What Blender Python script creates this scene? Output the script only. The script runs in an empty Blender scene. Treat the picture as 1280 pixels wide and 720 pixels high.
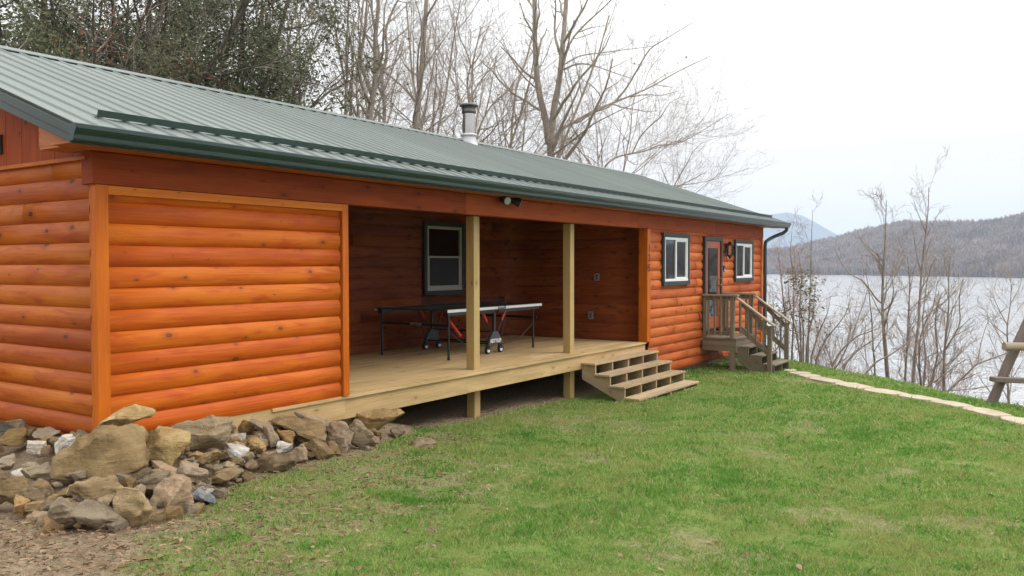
import bpy, bmesh, math, random
import numpy as np
from mathutils import Vector, Matrix, noise as mnoise

scn = bpy.context.scene
COL = scn.collection
R = math.radians
rng = random.Random(11)
nrg = np.random.default_rng(7)

# ------------------------------------------------------------------ camera
F_PX, YAW, PITCH, ROLL = 1059.6, R(33.897), R(1.5475), R(-0.1138)
CAM = np.array([0.0, -7.0, 1.4917])
_fw = np.array([math.cos(YAW)*math.cos(PITCH), math.sin(YAW)*math.cos(PITCH), -math.sin(PITCH)])
_rt0 = np.array([math.sin(YAW), -math.cos(YAW), 0.0]); _up0 = np.cross(_rt0, _fw)
_rt = math.cos(ROLL)*_rt0 + math.sin(ROLL)*_up0
_up = -math.sin(ROLL)*_rt0 + math.cos(ROLL)*_up0
HF = np.array([math.cos(YAW), math.sin(YAW), 0.0])      # level view direction

def ray(u, v): return _fw + _rt*(u-640)/F_PX - _up*(v-360)/F_PX
def at_depth(u, v, d): return CAM + ray(u, v)*d
def solve_x(u, y, z):
    lo, hi = -1.5, 100
    for _ in range(50):
        m = (lo+hi)/2; w = np.array([m, y, z])-CAM
        if 640+F_PX*(w@_rt)/(w@_fw) < u: lo = m
        else: hi = m
    return m

cam_d = bpy.data.cameras.new('camera'); cam = bpy.data.objects.new('camera', cam_d); COL.objects.link(cam)
cam_d.sensor_width = 36; cam_d.lens = F_PX/1280*36; cam_d.clip_start = .05; cam_d.clip_end = 20000
M = Matrix((( _rt[0], _up[0], -_fw[0], CAM[0]), (_rt[1], _up[1], -_fw[1], CAM[1]), (_rt[2], _up[2], -_fw[2], CAM[2]), (0,0,0,1)))
cam.matrix_world = M
scn.camera = cam

# ------------------------------------------------------------------ tagging
def tag(o, label=None, cat=None, group=None, kind=None):
    if label: o['label'] = label
    if cat: o['category'] = cat
    if group: o['group'] = group
    if kind: o['kind'] = kind
    return o
def empty(name, loc, label, cat, group=None, rz=0):
    o = bpy.data.objects.new(name, None); COL.objects.link(o); o.location = loc; o.rotation_euler = (0, 0, rz)
    o.empty_display_size = .2
    return tag(o, label, cat, group)
def link(name, me, parent=None):
    o = bpy.data.objects.new(name, me); COL.objects.link(o)
    if parent: o.parent = parent
    return o
def copy_tree(o, parent=None):
    c = o.copy(); COL.objects.link(c)
    if parent: c.parent = parent
    for ch in list(o.children): copy_tree(ch, c)
    return c

# ------------------------------------------------------------------ materials
class NT:
    def __init__(s, name):
        s.m = bpy.data.materials.new(name); s.m.use_nodes = True
        s.t = s.m.node_tree; s.b = s.t.nodes['Principled BSDF']; s.out = s.t.nodes['Material Output']
    def n(s, typ, **kw):
        nd = s.t.nodes.new('ShaderNode'+typ)
        for k, v in kw.items():
            if hasattr(nd, k): setattr(nd, k, v)
            else: nd.inputs[k].default_value = v
        return nd
    def l(s, a, b): s.t.links.new(a, b)
    def set(s, **kw):
        for k, v in kw.items(): s.b.inputs[k.replace('_', ' ')].default_value = v
    def ramp(s, fac, stops, interp='LINEAR'):
        r = s.n('ValToRGB'); cr = r.color_ramp; cr.interpolation = interp
        while len(cr.elements) < len(stops): cr.elements.new(.5)
        for e, (p, c) in zip(cr.elements, stops):
            e.position = p; e.color = (*c, 1) if len(c) == 3 else c
        if fac is not None: s.l(fac, r.inputs[0])
        return r.outputs[0]
    def mix(s, fac, a, b, mode='MIX'):
        x = s.n('Mix', data_type='RGBA', blend_type=mode)
        for sock, val in ((x.inputs[0], fac), (x.inputs[6], a), (x.inputs[7], b)):
            if hasattr(val, 'links'): s.l(val, sock)
            elif isinstance(val, (tuple, list)): sock.default_value = (*val, 1)
            else: sock.default_value = val
        return x.outputs[2]
    def math(s, op, a, b=None, clamp=False):
        x = s.n('Math', operation=op, use_clamp=clamp)
        for i, val in enumerate((a, b)):
            if val is None: continue
            if hasattr(val, 'links'): s.l(val, x.inputs[i])
            else: x.inputs[i].default_value = val
        return x.outputs[0]
    def uv(s, sx=1, sy=1, sz=1, src='UV', ox=0):
        tc = s.n('TexCoord'); mp = s.n('Mapping'); mp.inputs['Scale'].default_value = (sx, sy, sz)
        mp.inputs['Location'].default_value = (ox, ox, ox)
        s.l(tc.outputs[src], mp.inputs[0]); return mp.outputs[0]
    def noise(s, vec, scale=1, detail=4, rough=.55, dist=0):
        x = s.n('TexNoise'); x.inputs['Scale'].default_value = scale; x.inputs['Detail'].default_value = detail
        x.inputs['Roughness'].default_value = rough; x.inputs['Distortion'].default_value = dist
        s.l(vec, x.inputs['Vector']); return x.outputs['Fac']
    def bump(s, h, strength=.3, dist=.01):
        x = s.n('Bump'); x.inputs['Strength'].default_value = strength; x.inputs['Distance'].default_value = dist
        s.l(h, x.inputs['Height']); s.l(x.outputs[0], s.b.inputs['Normal'])
    def col(s, c): s.l(c, s.b.inputs['Base Color'])
    def attr(s, name):
        x = s.n('Attribute', attribute_name=name); return x

def mat_plain(name, c, rough=.5, metal=0, var=.12, scale=8, spec=.5):
    k = NT(name); v = k.uv(src='Object')
    nz = k.noise(v, scale, 5)
    a = tuple(x*(1-var) for x in c); b = tuple(min(1, x*(1+var)) for x in c)
    k.col(k.ramp(nz, [(.3, a), (.7, b)]))
    k.set(Roughness=rough, Metallic=metal); k.b.inputs['Specular IOR Level'].default_value = spec
    return k.m

def mat_wood(name, lo, mid, hi, knot, rough=.45, knots=True, grain=.5, red=None, weather=None, spec=.5, coat=0):
    """board along U (metres), V across (metres); attribute 'tone' varies per board"""
    k = NT(name)
    g = k.noise(k.uv(1.6, 46), 1, 6, .6, .6)
    bl = k.noise(k.uv(1.1, 5.0, ox=3), 1, 3, .5, .4)
    t = k.attr('tone').outputs['Fac']
    f = k.math('ADD', k.math('MULTIPLY', g, grain), k.math('MULTIPLY', bl, 1-grain))
    f = k.math('ADD', f, k.math('MULTIPLY', k.math('SUBTRACT', t, .5), .22))
    c = k.ramp(f, [(.30, lo), (.5, mid), (.72, hi)])
    if red:
        rb = k.noise(k.uv(2.3, 9, ox=9), 1, 2, .5, .8)
        c = k.mix(k.ramp(rb, [(.52, (0,0,0)), (.72, (.75,.75,.75))]), c, red)
    if knots:
        vo = k.n('TexVoronoi', feature='F1', voronoi_dimensions='2D'); vo.inputs['Scale'].default_value = 1; k.l(k.uv(2.4, 3.4, ox=1), vo.inputs['Vector'])
        d = vo.outputs['Distance']; sel = k.n('SeparateColor'); k.l(vo.outputs['Color'], sel.inputs[0])
        on = k.math('GREATER_THAN', sel.outputs[0], .52)
        sz = k.math('ADD', k.math('MULTIPLY', k.math('POWER', sel.outputs[1], 2.0), .085), .020)
        rel = k.math('DIVIDE', d, sz)
        core = k.math('MULTIPLY', k.ramp(rel, [(.0, (.55,.55,.55)), (.40, (.7,.7,.7)), (.62, (1,1,1)), (1.0, (0,0,0))]), on)
        halo = k.math('MULTIPLY', k.ramp(k.math('MULTIPLY', rel, .3), [(.15, (.5,.5,.5)), (.9, (0,0,0))]), on)
        c = k.mix(halo, c, tuple(.55*a+.45*b for a, b in zip(knot, lo)))
        c = k.mix(core, c, knot)
    if weather:
        w = k.noise(k.uv(.5, 3, ox=20), 1, 4)
        c = k.mix(k.ramp(w, [(.45, (0,0,0)), (.7, (.8,.8,.8))]), c, weather)
    ck = k.noise(k.uv(.75, 95, ox=5), 1, 5, .55, .3); ck2 = k.noise(k.uv(1.3, 2.2, ox=14), 1, 2)
    cm = k.math('MULTIPLY', k.ramp(ck, [(.60, (0,0,0)), (.70, (.75,.75,.75))]), k.ramp(ck2, [(.42, (0,0,0)), (.62, (1,1,1))]))
    c = k.mix(cm, c, tuple(.55*q for q in lo))
    k.col(c); k.set(Roughness=rough); k.b.inputs['Specular IOR Level'].default_value = spec
    if coat: k.b.inputs['Coat Weight'].default_value = coat; k.b.inputs['Coat Roughness'].default_value = .3
    k.bump(k.math('SUBTRACT', g, k.math('MULTIPLY', cm, .8)), .45, .005)
    return k.m

MAT = {}
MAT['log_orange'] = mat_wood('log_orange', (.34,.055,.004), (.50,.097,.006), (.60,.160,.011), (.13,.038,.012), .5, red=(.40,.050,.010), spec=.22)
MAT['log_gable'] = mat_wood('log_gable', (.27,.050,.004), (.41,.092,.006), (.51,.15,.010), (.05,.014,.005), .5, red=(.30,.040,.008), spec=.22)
MAT['log_red'] = mat_wood('log_red', (.33,.068,.016), (.49,.118,.026), (.60,.18,.042), (.10,.026,.012), .6, red=(.40,.068,.024), spec=.2)
MAT['log_porch_shaded'] = mat_wood('log_porch_shaded', (.13,.027,.007), (.21,.045,.010), (.27,.070,.015), (.025,.009,.006), .6, red=(.105,.019,.010), spec=.25)  # red log stain darkened, deep porch shade is part of the colour
MAT['trim_orange'] = mat_wood('trim_orange', (.40,.085,.004), (.53,.125,.006), (.62,.18,.010), (.13,.03,.008), .5, spec=.22)
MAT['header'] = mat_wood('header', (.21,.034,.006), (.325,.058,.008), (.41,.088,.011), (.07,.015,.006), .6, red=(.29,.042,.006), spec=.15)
MAT['soffit'] = mat_wood('soffit', (.30,.075,.008), (.42,.115,.012), (.50,.16,.016), (.10,.03,.008), .5)
MAT['deck'] = mat_wood('deck', (.40,.26,.11), (.54,.37,.17), (.64,.46,.24), (.26,.14,.06), .6, grain=.4)
MAT['lumber'] = mat_wood('lumber', (.37,.24,.10), (.52,.35,.16), (.62,.44,.23), (.22,.11,.04), .6, grain=.45)
MAT['post'] = mat_wood('post', (.29,.185,.066), (.41,.275,.105), (.51,.355,.15), (.17,.10,.03), .6)
MAT['step'] = mat_wood('step', (.28,.19,.095), (.40,.28,.15), (.50,.37,.21), (.15,.09,.045), .7, weather=(.25,.20,.14))
MAT['weathered'] = mat_wood('weathered', (.10,.075,.048), (.165,.125,.082), (.24,.19,.13), (.06,.045,.03), .75, weather=(.13,.12,.075))
MAT['weathered_cap'] = mat_wood('weathered_cap', (.19,.15,.10), (.28,.22,.15), (.38,.31,.23), (.09,.07,.05), .7, knots=False)
MAT['old_log'] = mat_wood('old_log', (.075,.052,.042), (.13,.095,.078), (.20,.155,.13), (.06,.045,.04), .8, knots=True)
MAT['gutter'] = mat_plain('gutter_green', (.016,.034,.029), .35, 0, .06)
MAT['fascia'] = mat_plain('fascia_green', (.020,.036,.031), .4, 0, .08)
MAT['guard'] = mat_plain('guard_green', (.030,.054,.046), .4, 0, .08)
MAT['win_trim'] = mat_plain('dark_trim', (.028,.034,.033), .6, 0, .15)
MAT['vinyl_shade'] = mat_plain('shaded_vinyl', (.42,.40,.35), .45, 0, .04)  # white vinyl with the porch shade put into its colour
MAT['vinyl'] = mat_plain('white_vinyl', (.72,.73,.73), .4, 0, .03)
MAT['black'] = mat_plain('black_metal', (.012,.012,.013), .4, 0, .1)
MAT['plastic'] = mat_plain('grey_plastic', (.060,.066,.070), .5, 0, .1)
MAT['red'] = mat_plain('red_plastic', (.45,.03,.02), .45, 0, .1)
MAT['table_top'] = mat_plain('table_top', (.022,.030,.030), .35, 0, .1)
MAT['white'] = mat_plain('white_paint', (.75,.75,.74), .45, 0, .03)
MAT['dim_white'] = mat_plain('grey_letter', (.45,.45,.45), .5, 0, .03)
MAT['rubber'] = mat_plain('rubber', (.02,.02,.02), .8)
MAT['steel'] = mat_plain('stainless', (.44,.42,.41), .26, 1, .08, 3)
MAT['flue_dark'] = mat_plain('flue_band', (.10,.095,.09), .35, .7, .1)
MAT['collar'] = mat_plain('collar', (.50,.49,.50), .5, .2, .06)
MAT['brass'] = mat_plain('brass', (.45,.28,.09), .3, 1)
MAT['bronze'] = mat_plain('bronze', (.030,.024,.018), .45, .4)
MAT['dark_in'] = mat_plain('dark_interior', (.014,.015,.016), .7)
MAT['screen'] = mat_plain('screen_cloth', (.030,.033,.036), .8)
MAT['curtain'] = mat_plain('curtain', (.16,.135,.13), .9, 0, .25, 14)
MAT['blind'] = mat_plain('blind', (.50,.52,.54), .6, 0, .04)
MAT['door'] = mat_wood('door_red', (.22,.042,.012), (.33,.066,.016), (.42,.09,.02), (.1,.02,.01), .4, knots=False)
MAT['concrete'] = mat_plain('foundation_block', (.26,.24,.21), .9, 0, .25, 5)
MAT['under'] = mat_plain('joist', (.10,.075,.045), .9, 0, .2)
MAT['wasp'] = mat_plain('plate_grey', (.20,.19,.18), .5)

def _glass():
    k = NT('window_glass'); t = k.t
    tr = k.n('BsdfTransparent'); gl = k.n('BsdfGlossy'); gl.inputs['Roughness'].default_value = .03
    tr.inputs[0].default_value = (.86,.88,.88,1)
    fr = k.n('Fresnel'); fr.inputs[0].default_value = 1.5
    f2 = k.math('ADD', fr.outputs[0], .07, True)
    mx = k.n('MixShader'); k.l(f2, mx.inputs[0]); k.l(tr.outputs[0], mx.inputs[1]); k.l(gl.outputs[0], mx.inputs[2])
    k.l(mx.outputs[0], k.out.inputs[0]); return k.m
MAT['glass'] = _glass()

def _roof():
    k = NT('roof_metal'); v = k.uv(src='Object')
    a = k.noise(v, .35, 5); b = k.noise(k.uv(3, .5, .5, src='Object'), 1, 4)
    f = k.math('ADD', k.math('MULTIPLY', a, .6), k.math('MULTIPLY', b, .4))
    sx = k.n('SeparateXYZ'); k.l(v, sx.inputs[0]); pn = k.n('TexWhiteNoise', noise_dimensions='1D'); k.l(k.math('FLOOR', k.math('MULTIPLY', k.math('ADD', sx.outputs[0], .45), 1.0438)), pn.inputs['W'])
    st = k.noise(k.uv(9, .35, .35, src='Object'), 1, 4, .6)
    c = k.ramp(f, [(.3, (.128,.150,.137)), (.7, (.158,.181,.166))]); hs = k.n('HueSaturation'); k.l(c, hs.inputs['Color'])
    k.l(k.math('ADD', k.math('MULTIPLY', pn.outputs[0], .10), k.math('ADD', k.math('MULTIPLY', st, .34), .78)), hs.inputs['Value']); k.col(hs.outputs[0])
    k.set(Roughness=.5, Metallic=0.0); k.b.inputs['Specular IOR Level'].default_value = .45
    k.bump(k.noise(v, .9, 2), .05, .03)
    return k.m
MAT['roof'] = _roof()

def _rock(name, lo, mid, hi, var=1., rough=.85):
    k = NT(name); oi = k.n('ObjectInfo'); v = k.uv(src='Object')
    ad = k.n('VectorMath', operation='ADD'); k.l(v, ad.inputs[0])
    cmb = k.n('CombineXYZ'); sc = k.math('MULTIPLY', oi.outputs['Random'], 40)
    for i in range(3): k.l(sc, cmb.inputs[i])
    k.l(cmb.outputs[0], ad.inputs[1]); w = ad.outputs[0]
    n1 = k.noise(w, 4.5, 7, .62, .4); n2 = k.noise(w, 42, 6, .7)
    mp = k.n('Mapping'); mp.inputs['Scale'].default_value = (3, 3, 26); mp.inputs['Rotation'].default_value = (.3, .2, 0); k.l(w, mp.inputs[0])
    n3 = k.noise(mp.outputs[0], 1, 4, .6, .5)
    f = k.math('ADD', k.math('MULTIPLY', n1, .5), k.math('ADD', k.math('MULTIPLY', n2, .22), k.math('MULTIPLY', n3, .28)))
    c = k.ramp(f, [(.33, lo), (.5, mid), (.68, hi)])
    hs = k.n('HueSaturation'); k.l(c, hs.inputs['Color'])
    k.l(k.math('ADD', k.math('MULTIPLY', oi.outputs['Random'], .42*var), .95-.21*var), hs.inputs['Value'])
    wn = k.n('TexWhiteNoise', noise_dimensions='1D'); k.l(oi.outputs['Random'], wn.inputs['W'])
    k.l(k.math('ADD', k.math('MULTIPLY', wn.outputs[0], .45*var), .97-.22*var), hs.inputs['Saturation'])
    k.col(hs.outputs[0]); k.set(Roughness=rough); k.b.inputs['Specular IOR Level'].default_value = .25
    h = k.math('ADD', k.math('MULTIPLY', n3, .6), k.math('MULTIPLY', n2, .5))
    k.bump(h, .9, .03)
    return k.m
MAT['rock_brown'] = _rock('rock_brown', (.105,.070,.034), (.225,.157,.082), (.36,.27,.155))
MAT['rock_tan'] = _rock('rock_tan', (.165,.110,.054), (.35,.255,.138), (.52,.41,.26))
MAT['rock_grey'] = _rock('rock_grey', (.140,.102,.062), (.285,.218,.140), (.43,.345,.235))
MAT['rock_orange'] = _rock('rock_orange', (.14,.085,.042), (.28,.180,.092), (.42,.30,.17))
MAT['rock_white'] = _rock('rock_white', (.24,.18,.12), (.50,.45,.38), (.68,.64,.58))
MAT['rock_blue'] = _rock('rock_blue', (.13,.13,.132), (.20,.202,.205), (.27,.272,.275))
MAT['flagstone'] = _rock('flagstone', (.34,.275,.19), (.46,.385,.275), (.56,.48,.36), var=.15)

def _bark(name, lo, hi, moss=None):
    k = NT(name); v = k.uv(6, 6, 1.3, src='Object')
    n = k.noise(v, 2.2, 6, .65, .5); n2 = k.noise(k.uv(src='Object'), 1.2, 3)
    c = k.ramp(n, [(.32, lo), (.68, hi)])
    if moss: c = k.mix(k.ramp(n2, [(.50, (0,0,0)), (.68, (.7,.7,.7))]), c, moss)
    k.col(c); k.set(Roughness=.9); k.b.inputs['Specular IOR Level'].default_value = .2
    k.bump(n, .6, .02); return k.m
MAT['bark'] = _bark('bark_grey', (.19,.157,.125), (.42,.36,.295), (.40,.38,.31))
MAT['bark_dark'] = _bark('bark_dark', (.05,.042,.034), (.13,.108,.085), (.11,.11,.075))
MAT['bark_bank'] = _bark('bark_bank', (.13,.108,.095), (.30,.255,.22), (.27,.275,.19))
MAT['twig'] = mat_plain('twig', (.31,.255,.215), .9, 0, .25, 2, .2)
MAT['twig_red'] = mat_plain('twig_red', (.36,.25,.21), .9, 0, .25, 2, .2)

def _leaf(name, stops, rough=.7, trans=.35):
    k = NT(name); g = k.n('NewGeometry')
    k.col(k.ramp(g.outputs['Random Per Island'], stops)); k.set(Roughness=rough)
    k.b.inputs['Specular IOR Level'].default_value = .4
    t = k.n('BsdfTranslucent'); k.l(k.b.inputs['Base Color'].links[0].from_socket, t.inputs[0])
    mx = k.n('MixShader'); mx.inputs[0].default_value = trans
    k.l(k.b.outputs[0], mx.inputs[1]); k.l(t.outputs[0], mx.inputs[2]); k.l(mx.outputs[0], k.out.inputs[0])
    return k.m
MAT['leaf_green'] = _leaf('leaf_green', [(0, (.060,.078,.036)), (.4, (.105,.128,.060)), (.75, (.155,.172,.088)), (1, (.22,.22,.13))])
MAT['leaf_olive'] = _leaf('leaf_olive', [(0, (.070,.070,.037)), (.5, (.125,.125,.068)), (1, (.22,.205,.13))])
MAT['leaf_rust'] = _leaf('leaf_rust', [(0, (.12,.040,.022)), (.5, (.21,.075,.040)), (1, (.30,.13,.075))])
MAT['leaf_brown'] = _leaf('leaf_brown', [(0, (.10,.052,.024)), (.5, (.19,.105,.050)), (1, (.32,.22,.13))], .7, .1)

# ------------------------------------------------------------------ mesh builder
class MB:
    def __init__(s): s.v=[]; s.f=[]; s.uv=[]; s.tone=[]; s.mi=[]; s.smooth=[]
    def add(s, vs, fs, uvs, tone, smooth=False, mi=0):
        o = len(s.v); s.v += [tuple(map(float, p)) for p in vs]
        for f, u in zip(fs, uvs):
            s.f.append([i+o for i in f]); s.uv.append(u); s.tone.append(tone); s.smooth.append(smooth); s.mi.append(mi)
    def obox(s, c, ax, ay, az, tone=None, mi=0):
        """box centred on c with half-axis vectors ax (longest = grain), ay, az"""
        c, ax, ay, az = (np.array(q, float) for q in (c, ax, ay, az))
        L = [np.linalg.norm(q) for q in (ax, ay, az)]
        g = int(np.argmax(L))
        if tone is None: tone = rng.random()
        ou, ov = rng.uniform(0, 60), rng.uniform(0, 60)
        sg = [(-1,-1,-1),(1,-1,-1),(1,1,-1),(-1,1,-1),(-1,-1,1),(1,-1,1),(1,1,1),(-1,1,1)]
        vs = [c+ax*a+ay*b+az*d for a, b, d in sg]
        fs = [(0,3,2,1),(4,5,6,7),(0,1,5,4),(2,3,7,6),(1,2,6,5),(3,0,4,7)]
        if np.dot(np.cross(ax, ay), az) < 0: fs = [f[::-1] for f in fs]
        us = []
        others = [i for i in range(3) if i != g]
        for f in fs:
            q = []
            for i in f:
                p = [sg[i][j]*L[j] for j in range(3)]
                q.append((p[g]+ou, p[others[0]]+1.7*p[others[1]]+ov))
            us.append(q)
        s.add(vs, fs, us, tone, False, mi)
    def box(s, x0, x1, y0, y1, z0, z1, tone=None, mi=0):
        s.obox(((x0+x1)/2, (y0+y1)/2, (z0+z1)/2), ((x1-x0)/2,0,0), (0,(y1-y0)/2,0), (0,0,(z1-z0)/2), tone, mi)
    def bar(s, p, q, w, h, up=(0,0,1), tone=None):
        p, q, up = (np.array(a, float) for a in (p, q, up)); d = q-p; l = np.linalg.norm(d); d /= l
        sd = np.cross(d, up); n = np.linalg.norm(sd)
        sd = np.array([1.,0,0]) if n < 1e-6 else sd/n
        u = np.cross(sd, d)
        s.obox((p+q)/2, d*l/2, sd*w/2, u*h/2, tone)
    def tube(s, pts, rad, k=8, caps=True, tone=None, smooth=True, flat=None):
        pts = [np.array(p, float) for p in pts]
        if not hasattr(rad, '__len__'): rad = [rad]*len(pts)
        if tone is None: tone = rng.random()
        ou = rng.uniform(0, 60); n = len(pts); vs = []; acc = 0; us = []
        d0 = pts[1]-pts[0]; ref = np.array([0,0,1.]) if abs(d0[2]) < .9*np.linalg.norm(d0) else np.array([1.,0,0])
        for i in range(n):
            d = pts[min(i+1, n-1)]-pts[max(i-1, 0)]; d = d/np.linalg.norm(d)
            a = np.cross(d, ref); a /= np.linalg.norm(a); b = np.cross(a, d)
            if i: acc += np.linalg.norm(pts[i]-pts[i-1])
            us.append(acc)
            for j in range(k):
                th = 2*math.pi*j/k; vs.append(pts[i]+rad[i]*(a*math.cos(th)+b*math.sin(th)))
        fs=[]; uu=[]
        for i in range(n-1):
            for j in range(k):
                j2=(j+1)%k; fs.append((i*k+j, (i+1)*k+j, (i+1)*k+j2, i*k+j2))
                r0 = 2*math.pi*max(rad[i], .02)/k
                uu.append([(us[i]+ou, j*r0), (us[i+1]+ou, j*r0), (us[i+1]+ou, (j+1)*r0), (us[i]+ou, (j+1)*r0)])
        s.add(vs, fs, uu, tone, smooth)
        if caps:
            for ring, flip in ((0, False), (n-1, True)):
                idx = [ring*k+j for j in range(k)]
                if flip: idx = idx[::-1]
                pv = [vs[i] for i in idx]
                s.add(pv, [tuple(range(k))], [[(ou+rad[ring]*math.cos(6.28*j/k), rad[ring]*math.sin(6.28*j/k)) for j in range(k)]], tone)
    def lathe(s, c, prof, k=20, tone=None):
        """profile of (r, z) turned round the vertical axis at c"""
        c = np.array(c, float); vs = []; fs = []; us = []
        if tone is None: tone = rng.random()
        for r, z in prof:
            for j in range(k):
                th = 2*math.pi*j/k; vs.append(c+np.array([r*math.cos(th), r*math.sin(th), z]))
        for i in range(len(prof)-1):
            for j in range(k):
                j2=(j+1)%k; fs.append((i*k+j, i*k+j2, (i+1)*k+j2, (i+1)*k+j)); us.append([(0,0),(1,0),(1,1),(0,1)])
        s.add(vs, fs, us, tone, True)
        for ring, flip in ((0, True), (len(prof)-1, False)):
            if prof[ring][0] > 1e-4:
                idx=[ring*k+j for j in range(k)]
                if flip: idx=idx[::-1]
                s.add([vs[i] for i in idx], [tuple(range(k))], [[(0,0)]*k], tone)
    def prism(s, poly, ext, tone=None):
        """planar polygon (3D points) extruded by vector ext"""
        poly=[np.array(p,float) for p in poly]; ext=np.array(ext,float); n=len(poly)
        if tone is None: tone=rng.random()
        ou,ov = rng.uniform(0,60), rng.uniform(0,60)
        nrm=np.zeros(3)
        for i in range(n): nrm+=np.cross(poly[i],poly[(i+1)%n])
        if np.dot(nrm,ext)>0: poly=poly[::-1]
        d=max((poly[(i+1)%n]-poly[i] for i in range(n)), key=np.linalg.norm); d=d/np.linalg.norm(d)
        e=np.cross(nrm,d); e/=np.linalg.norm(e)+1e-9
        U=lambda p:(float(p@d)+ou, float(p@e)+ov)
        vs=poly+[p+ext for p in poly]
        fs=[tuple(range(n)), tuple(range(2*n-1,n-1,-1))]; us=[[U(vs[i]) for i in f] for f in fs]
        el=np.linalg.norm(ext)
        for i in range(n):
            j=(i+1)%n; fs.append((i,i+n,j+n,j)[::1]); a,b=U(poly[i]),U(poly[j]); us.append([a,(a[0],a[1]+el),(b[0],b[1]+el),b])
        s.add(vs,fs,us,tone)
    def build(s, name, mat, parent=None, bevel=0, local=None, seg=2):
        me = bpy.data.meshes.new(name)
        off = np.zeros(3)
        if local is not None: off = np.array(local, float)
        elif parent is not None:
            q = parent
            while q is not None: off += np.array(q.location); q = q.parent
        me.from_pydata([tuple(np.array(p)-off) for p in s.v], [], s.f); 
        ul = me.uv_layers.new(name='UVMap')
        ul.data.foreach_set('uv', [c for f in s.uv for p in f for c in p])
        at = me.attributes.new('tone', 'FLOAT', 'FACE'); at.data.foreach_set('value', s.tone)
        me.polygons.foreach_set('use_smooth', s.smooth)
        for m in (mat if isinstance(mat, (list, tuple)) else [mat]): me.materials.append(MAT[m] if isinstance(m, str) else m)
        me.polygons.foreach_set('material_index', s.mi)
        me.update()
        o = link(name, me, parent)
        if bevel:
            b = o.modifiers.new('bevel', 'BEVEL'); b.width = bevel; b.segments = seg; b.limit_method = 'ANGLE'; b.angle_limit = R(40)
        return o

# ------------------------------------------------------------------ ground shape
GX = [-60,-20,-5,0,3,7,9.7,12.4,17,22,40,80]
GZ = [2.5,.7,.12,-.15,-.31,-.55,-.70,-.76,-.80,-.86,-.9,-1.0]
def lawn_z(x, y):
    x = np.asarray(x, float); y = np.asarray(y, float)
    z = (np.interp(x-.8, GX, GZ)+np.interp(x, GX, GZ)+np.interp(x+.8, GX, GZ))/3
    z = z+.018*np.sin(x*1.3+y*.7)+.014*np.sin(y*1.9-x*.6)
    z = z+np.clip(y-9, 0, 60)*.05*np.clip((24-x)/14, 0, 1)
    z = z+.03*np.clip(-y-1, 0, 8)*np.clip((x-6)/6, 0, 1)
    s = (x-15.0)*.639-(y+6.4)*.769
    t = np.clip(s+1.0, 0, None)
    drop = np.where(t < 4.0, .1*t*t, 1.6+.8*(t-4.0))
    return np.maximum(z-drop, -17.0)

# rock pile: foot of the pile in photo columns, as world points
FOOT = [(-260,700),(-120,672),(0,648),(35,656),(75,668),(150,664),(195,650),(240,642),(290,606),(330,592),(400,576),(465,561),(505,546),(520,543)]
FTOP = [(-260,.02),(0,-.03),(125,.03),(200,-.02),(300,-.13),(400,-.21),(460,-.30),(505,-.45),(520,-.55)]
def ground_hit(u, v):
    r = ray(u, v); t = 2.0
    for _ in range(2000):
        p = CAM+r*t
        if p[2] <= float(lawn_z(p[0], p[1])): break
        t += .02
    return p
_foot = [(u, ground_hit(u, v)) for u, v in FOOT]
_fu = [u for u, _ in _foot]
_frho = [math.hypot(p[0]-CAM[0], p[1]-CAM[1]) for _, p in _foot]
_fz = [p[2] for _, p in _foot]
def pile_z(x, y):
    """height of the rock heap surface, -99 outside it"""
    x = np.asarray(x, float); y = np.asarray(y, float)
    dx, dy = x-CAM[0], y-CAM[1]; rho = np.hypot(dx, dy)
    a = YAW-np.arctan2(dy, dx); u = 640+F_PX*np.tan(np.clip(a, -1.2, 1.2))
    r0 = np.interp(u, _fu, _frho); z0 = np.interp(u, _fu, _fz)
    zt = np.interp(u, [q for q, _ in FTOP], [q for _, q in FTOP])
    az = np.arctan2(dy, dx)
    rw = np.where(u > 122, 7.05/np.maximum(np.sin(az), .05), 4.0/np.maximum(np.cos(az), .05))
    k = np.clip((rho-r0)/np.maximum(rw-r0, .15), 0, 1)
    z = z0+(zt-z0)*k**.8
    ok = (rho >= r0) & (rho <= rw+.3) & (u > -255) & (u < 515) & (np.abs(a) < 1.0)
    return np.where(ok, z, -99)
def ground_z(x, y):
    return np.maximum(lawn_z(x, y), pile_z(x, y)-.10)
def gz(x, y): return float(ground_z(x, y))

# ------------------------------------------------------------------ bare soil mask (1 = soil)
def _hash_noise(x, y, s, seed):
    """smooth value noise, vectorised"""
    xs, ys = np.asarray(x)*s+seed*17.3, np.asarray(y)*s-seed*9.1
    xi, yi = np.floor(xs), np.floor(ys); fx, fy = xs-xi, ys-yi
    fx = fx*fx*(3-2*fx); fy = fy*fy*(3-2*fy)
    h = lambda a, b: (np.sin(a*127.1+b*311.7+seed)*43758.5453) % 1.0
    return (h(xi,yi)*(1-fx)+h(xi+1,yi)*fx)*(1-fy)+(h(xi,yi+1)*(1-fx)+h(xi+1,yi+1)*fx)*fy
def fbm(x, y, s, seed):
    return .5*_hash_noise(x,y,s,seed)+.3*_hash_noise(x,y,s*2.1,seed+3)+.2*_hash_noise(x,y,s*4.3,seed+7)
SPOTS = [(490,592,.9,.35),(700,527,.5,.18),(780,533,.45,.16),(1012,533,.25,.10),(1030,540,.2,.07),(560,552,.4,.16),(735,575,.4,.14),(1040,650,.35,.10),(1215,655,.3,.10),(940,570,.28,.10),(860,690,.4,.12),(385,630,.9,.30),(330,660,.9,.32),(1100,590,.22,.08)]
_sp = [(ground_hit(u, v), a, b) for u, v, a, b in SPOTS]
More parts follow.
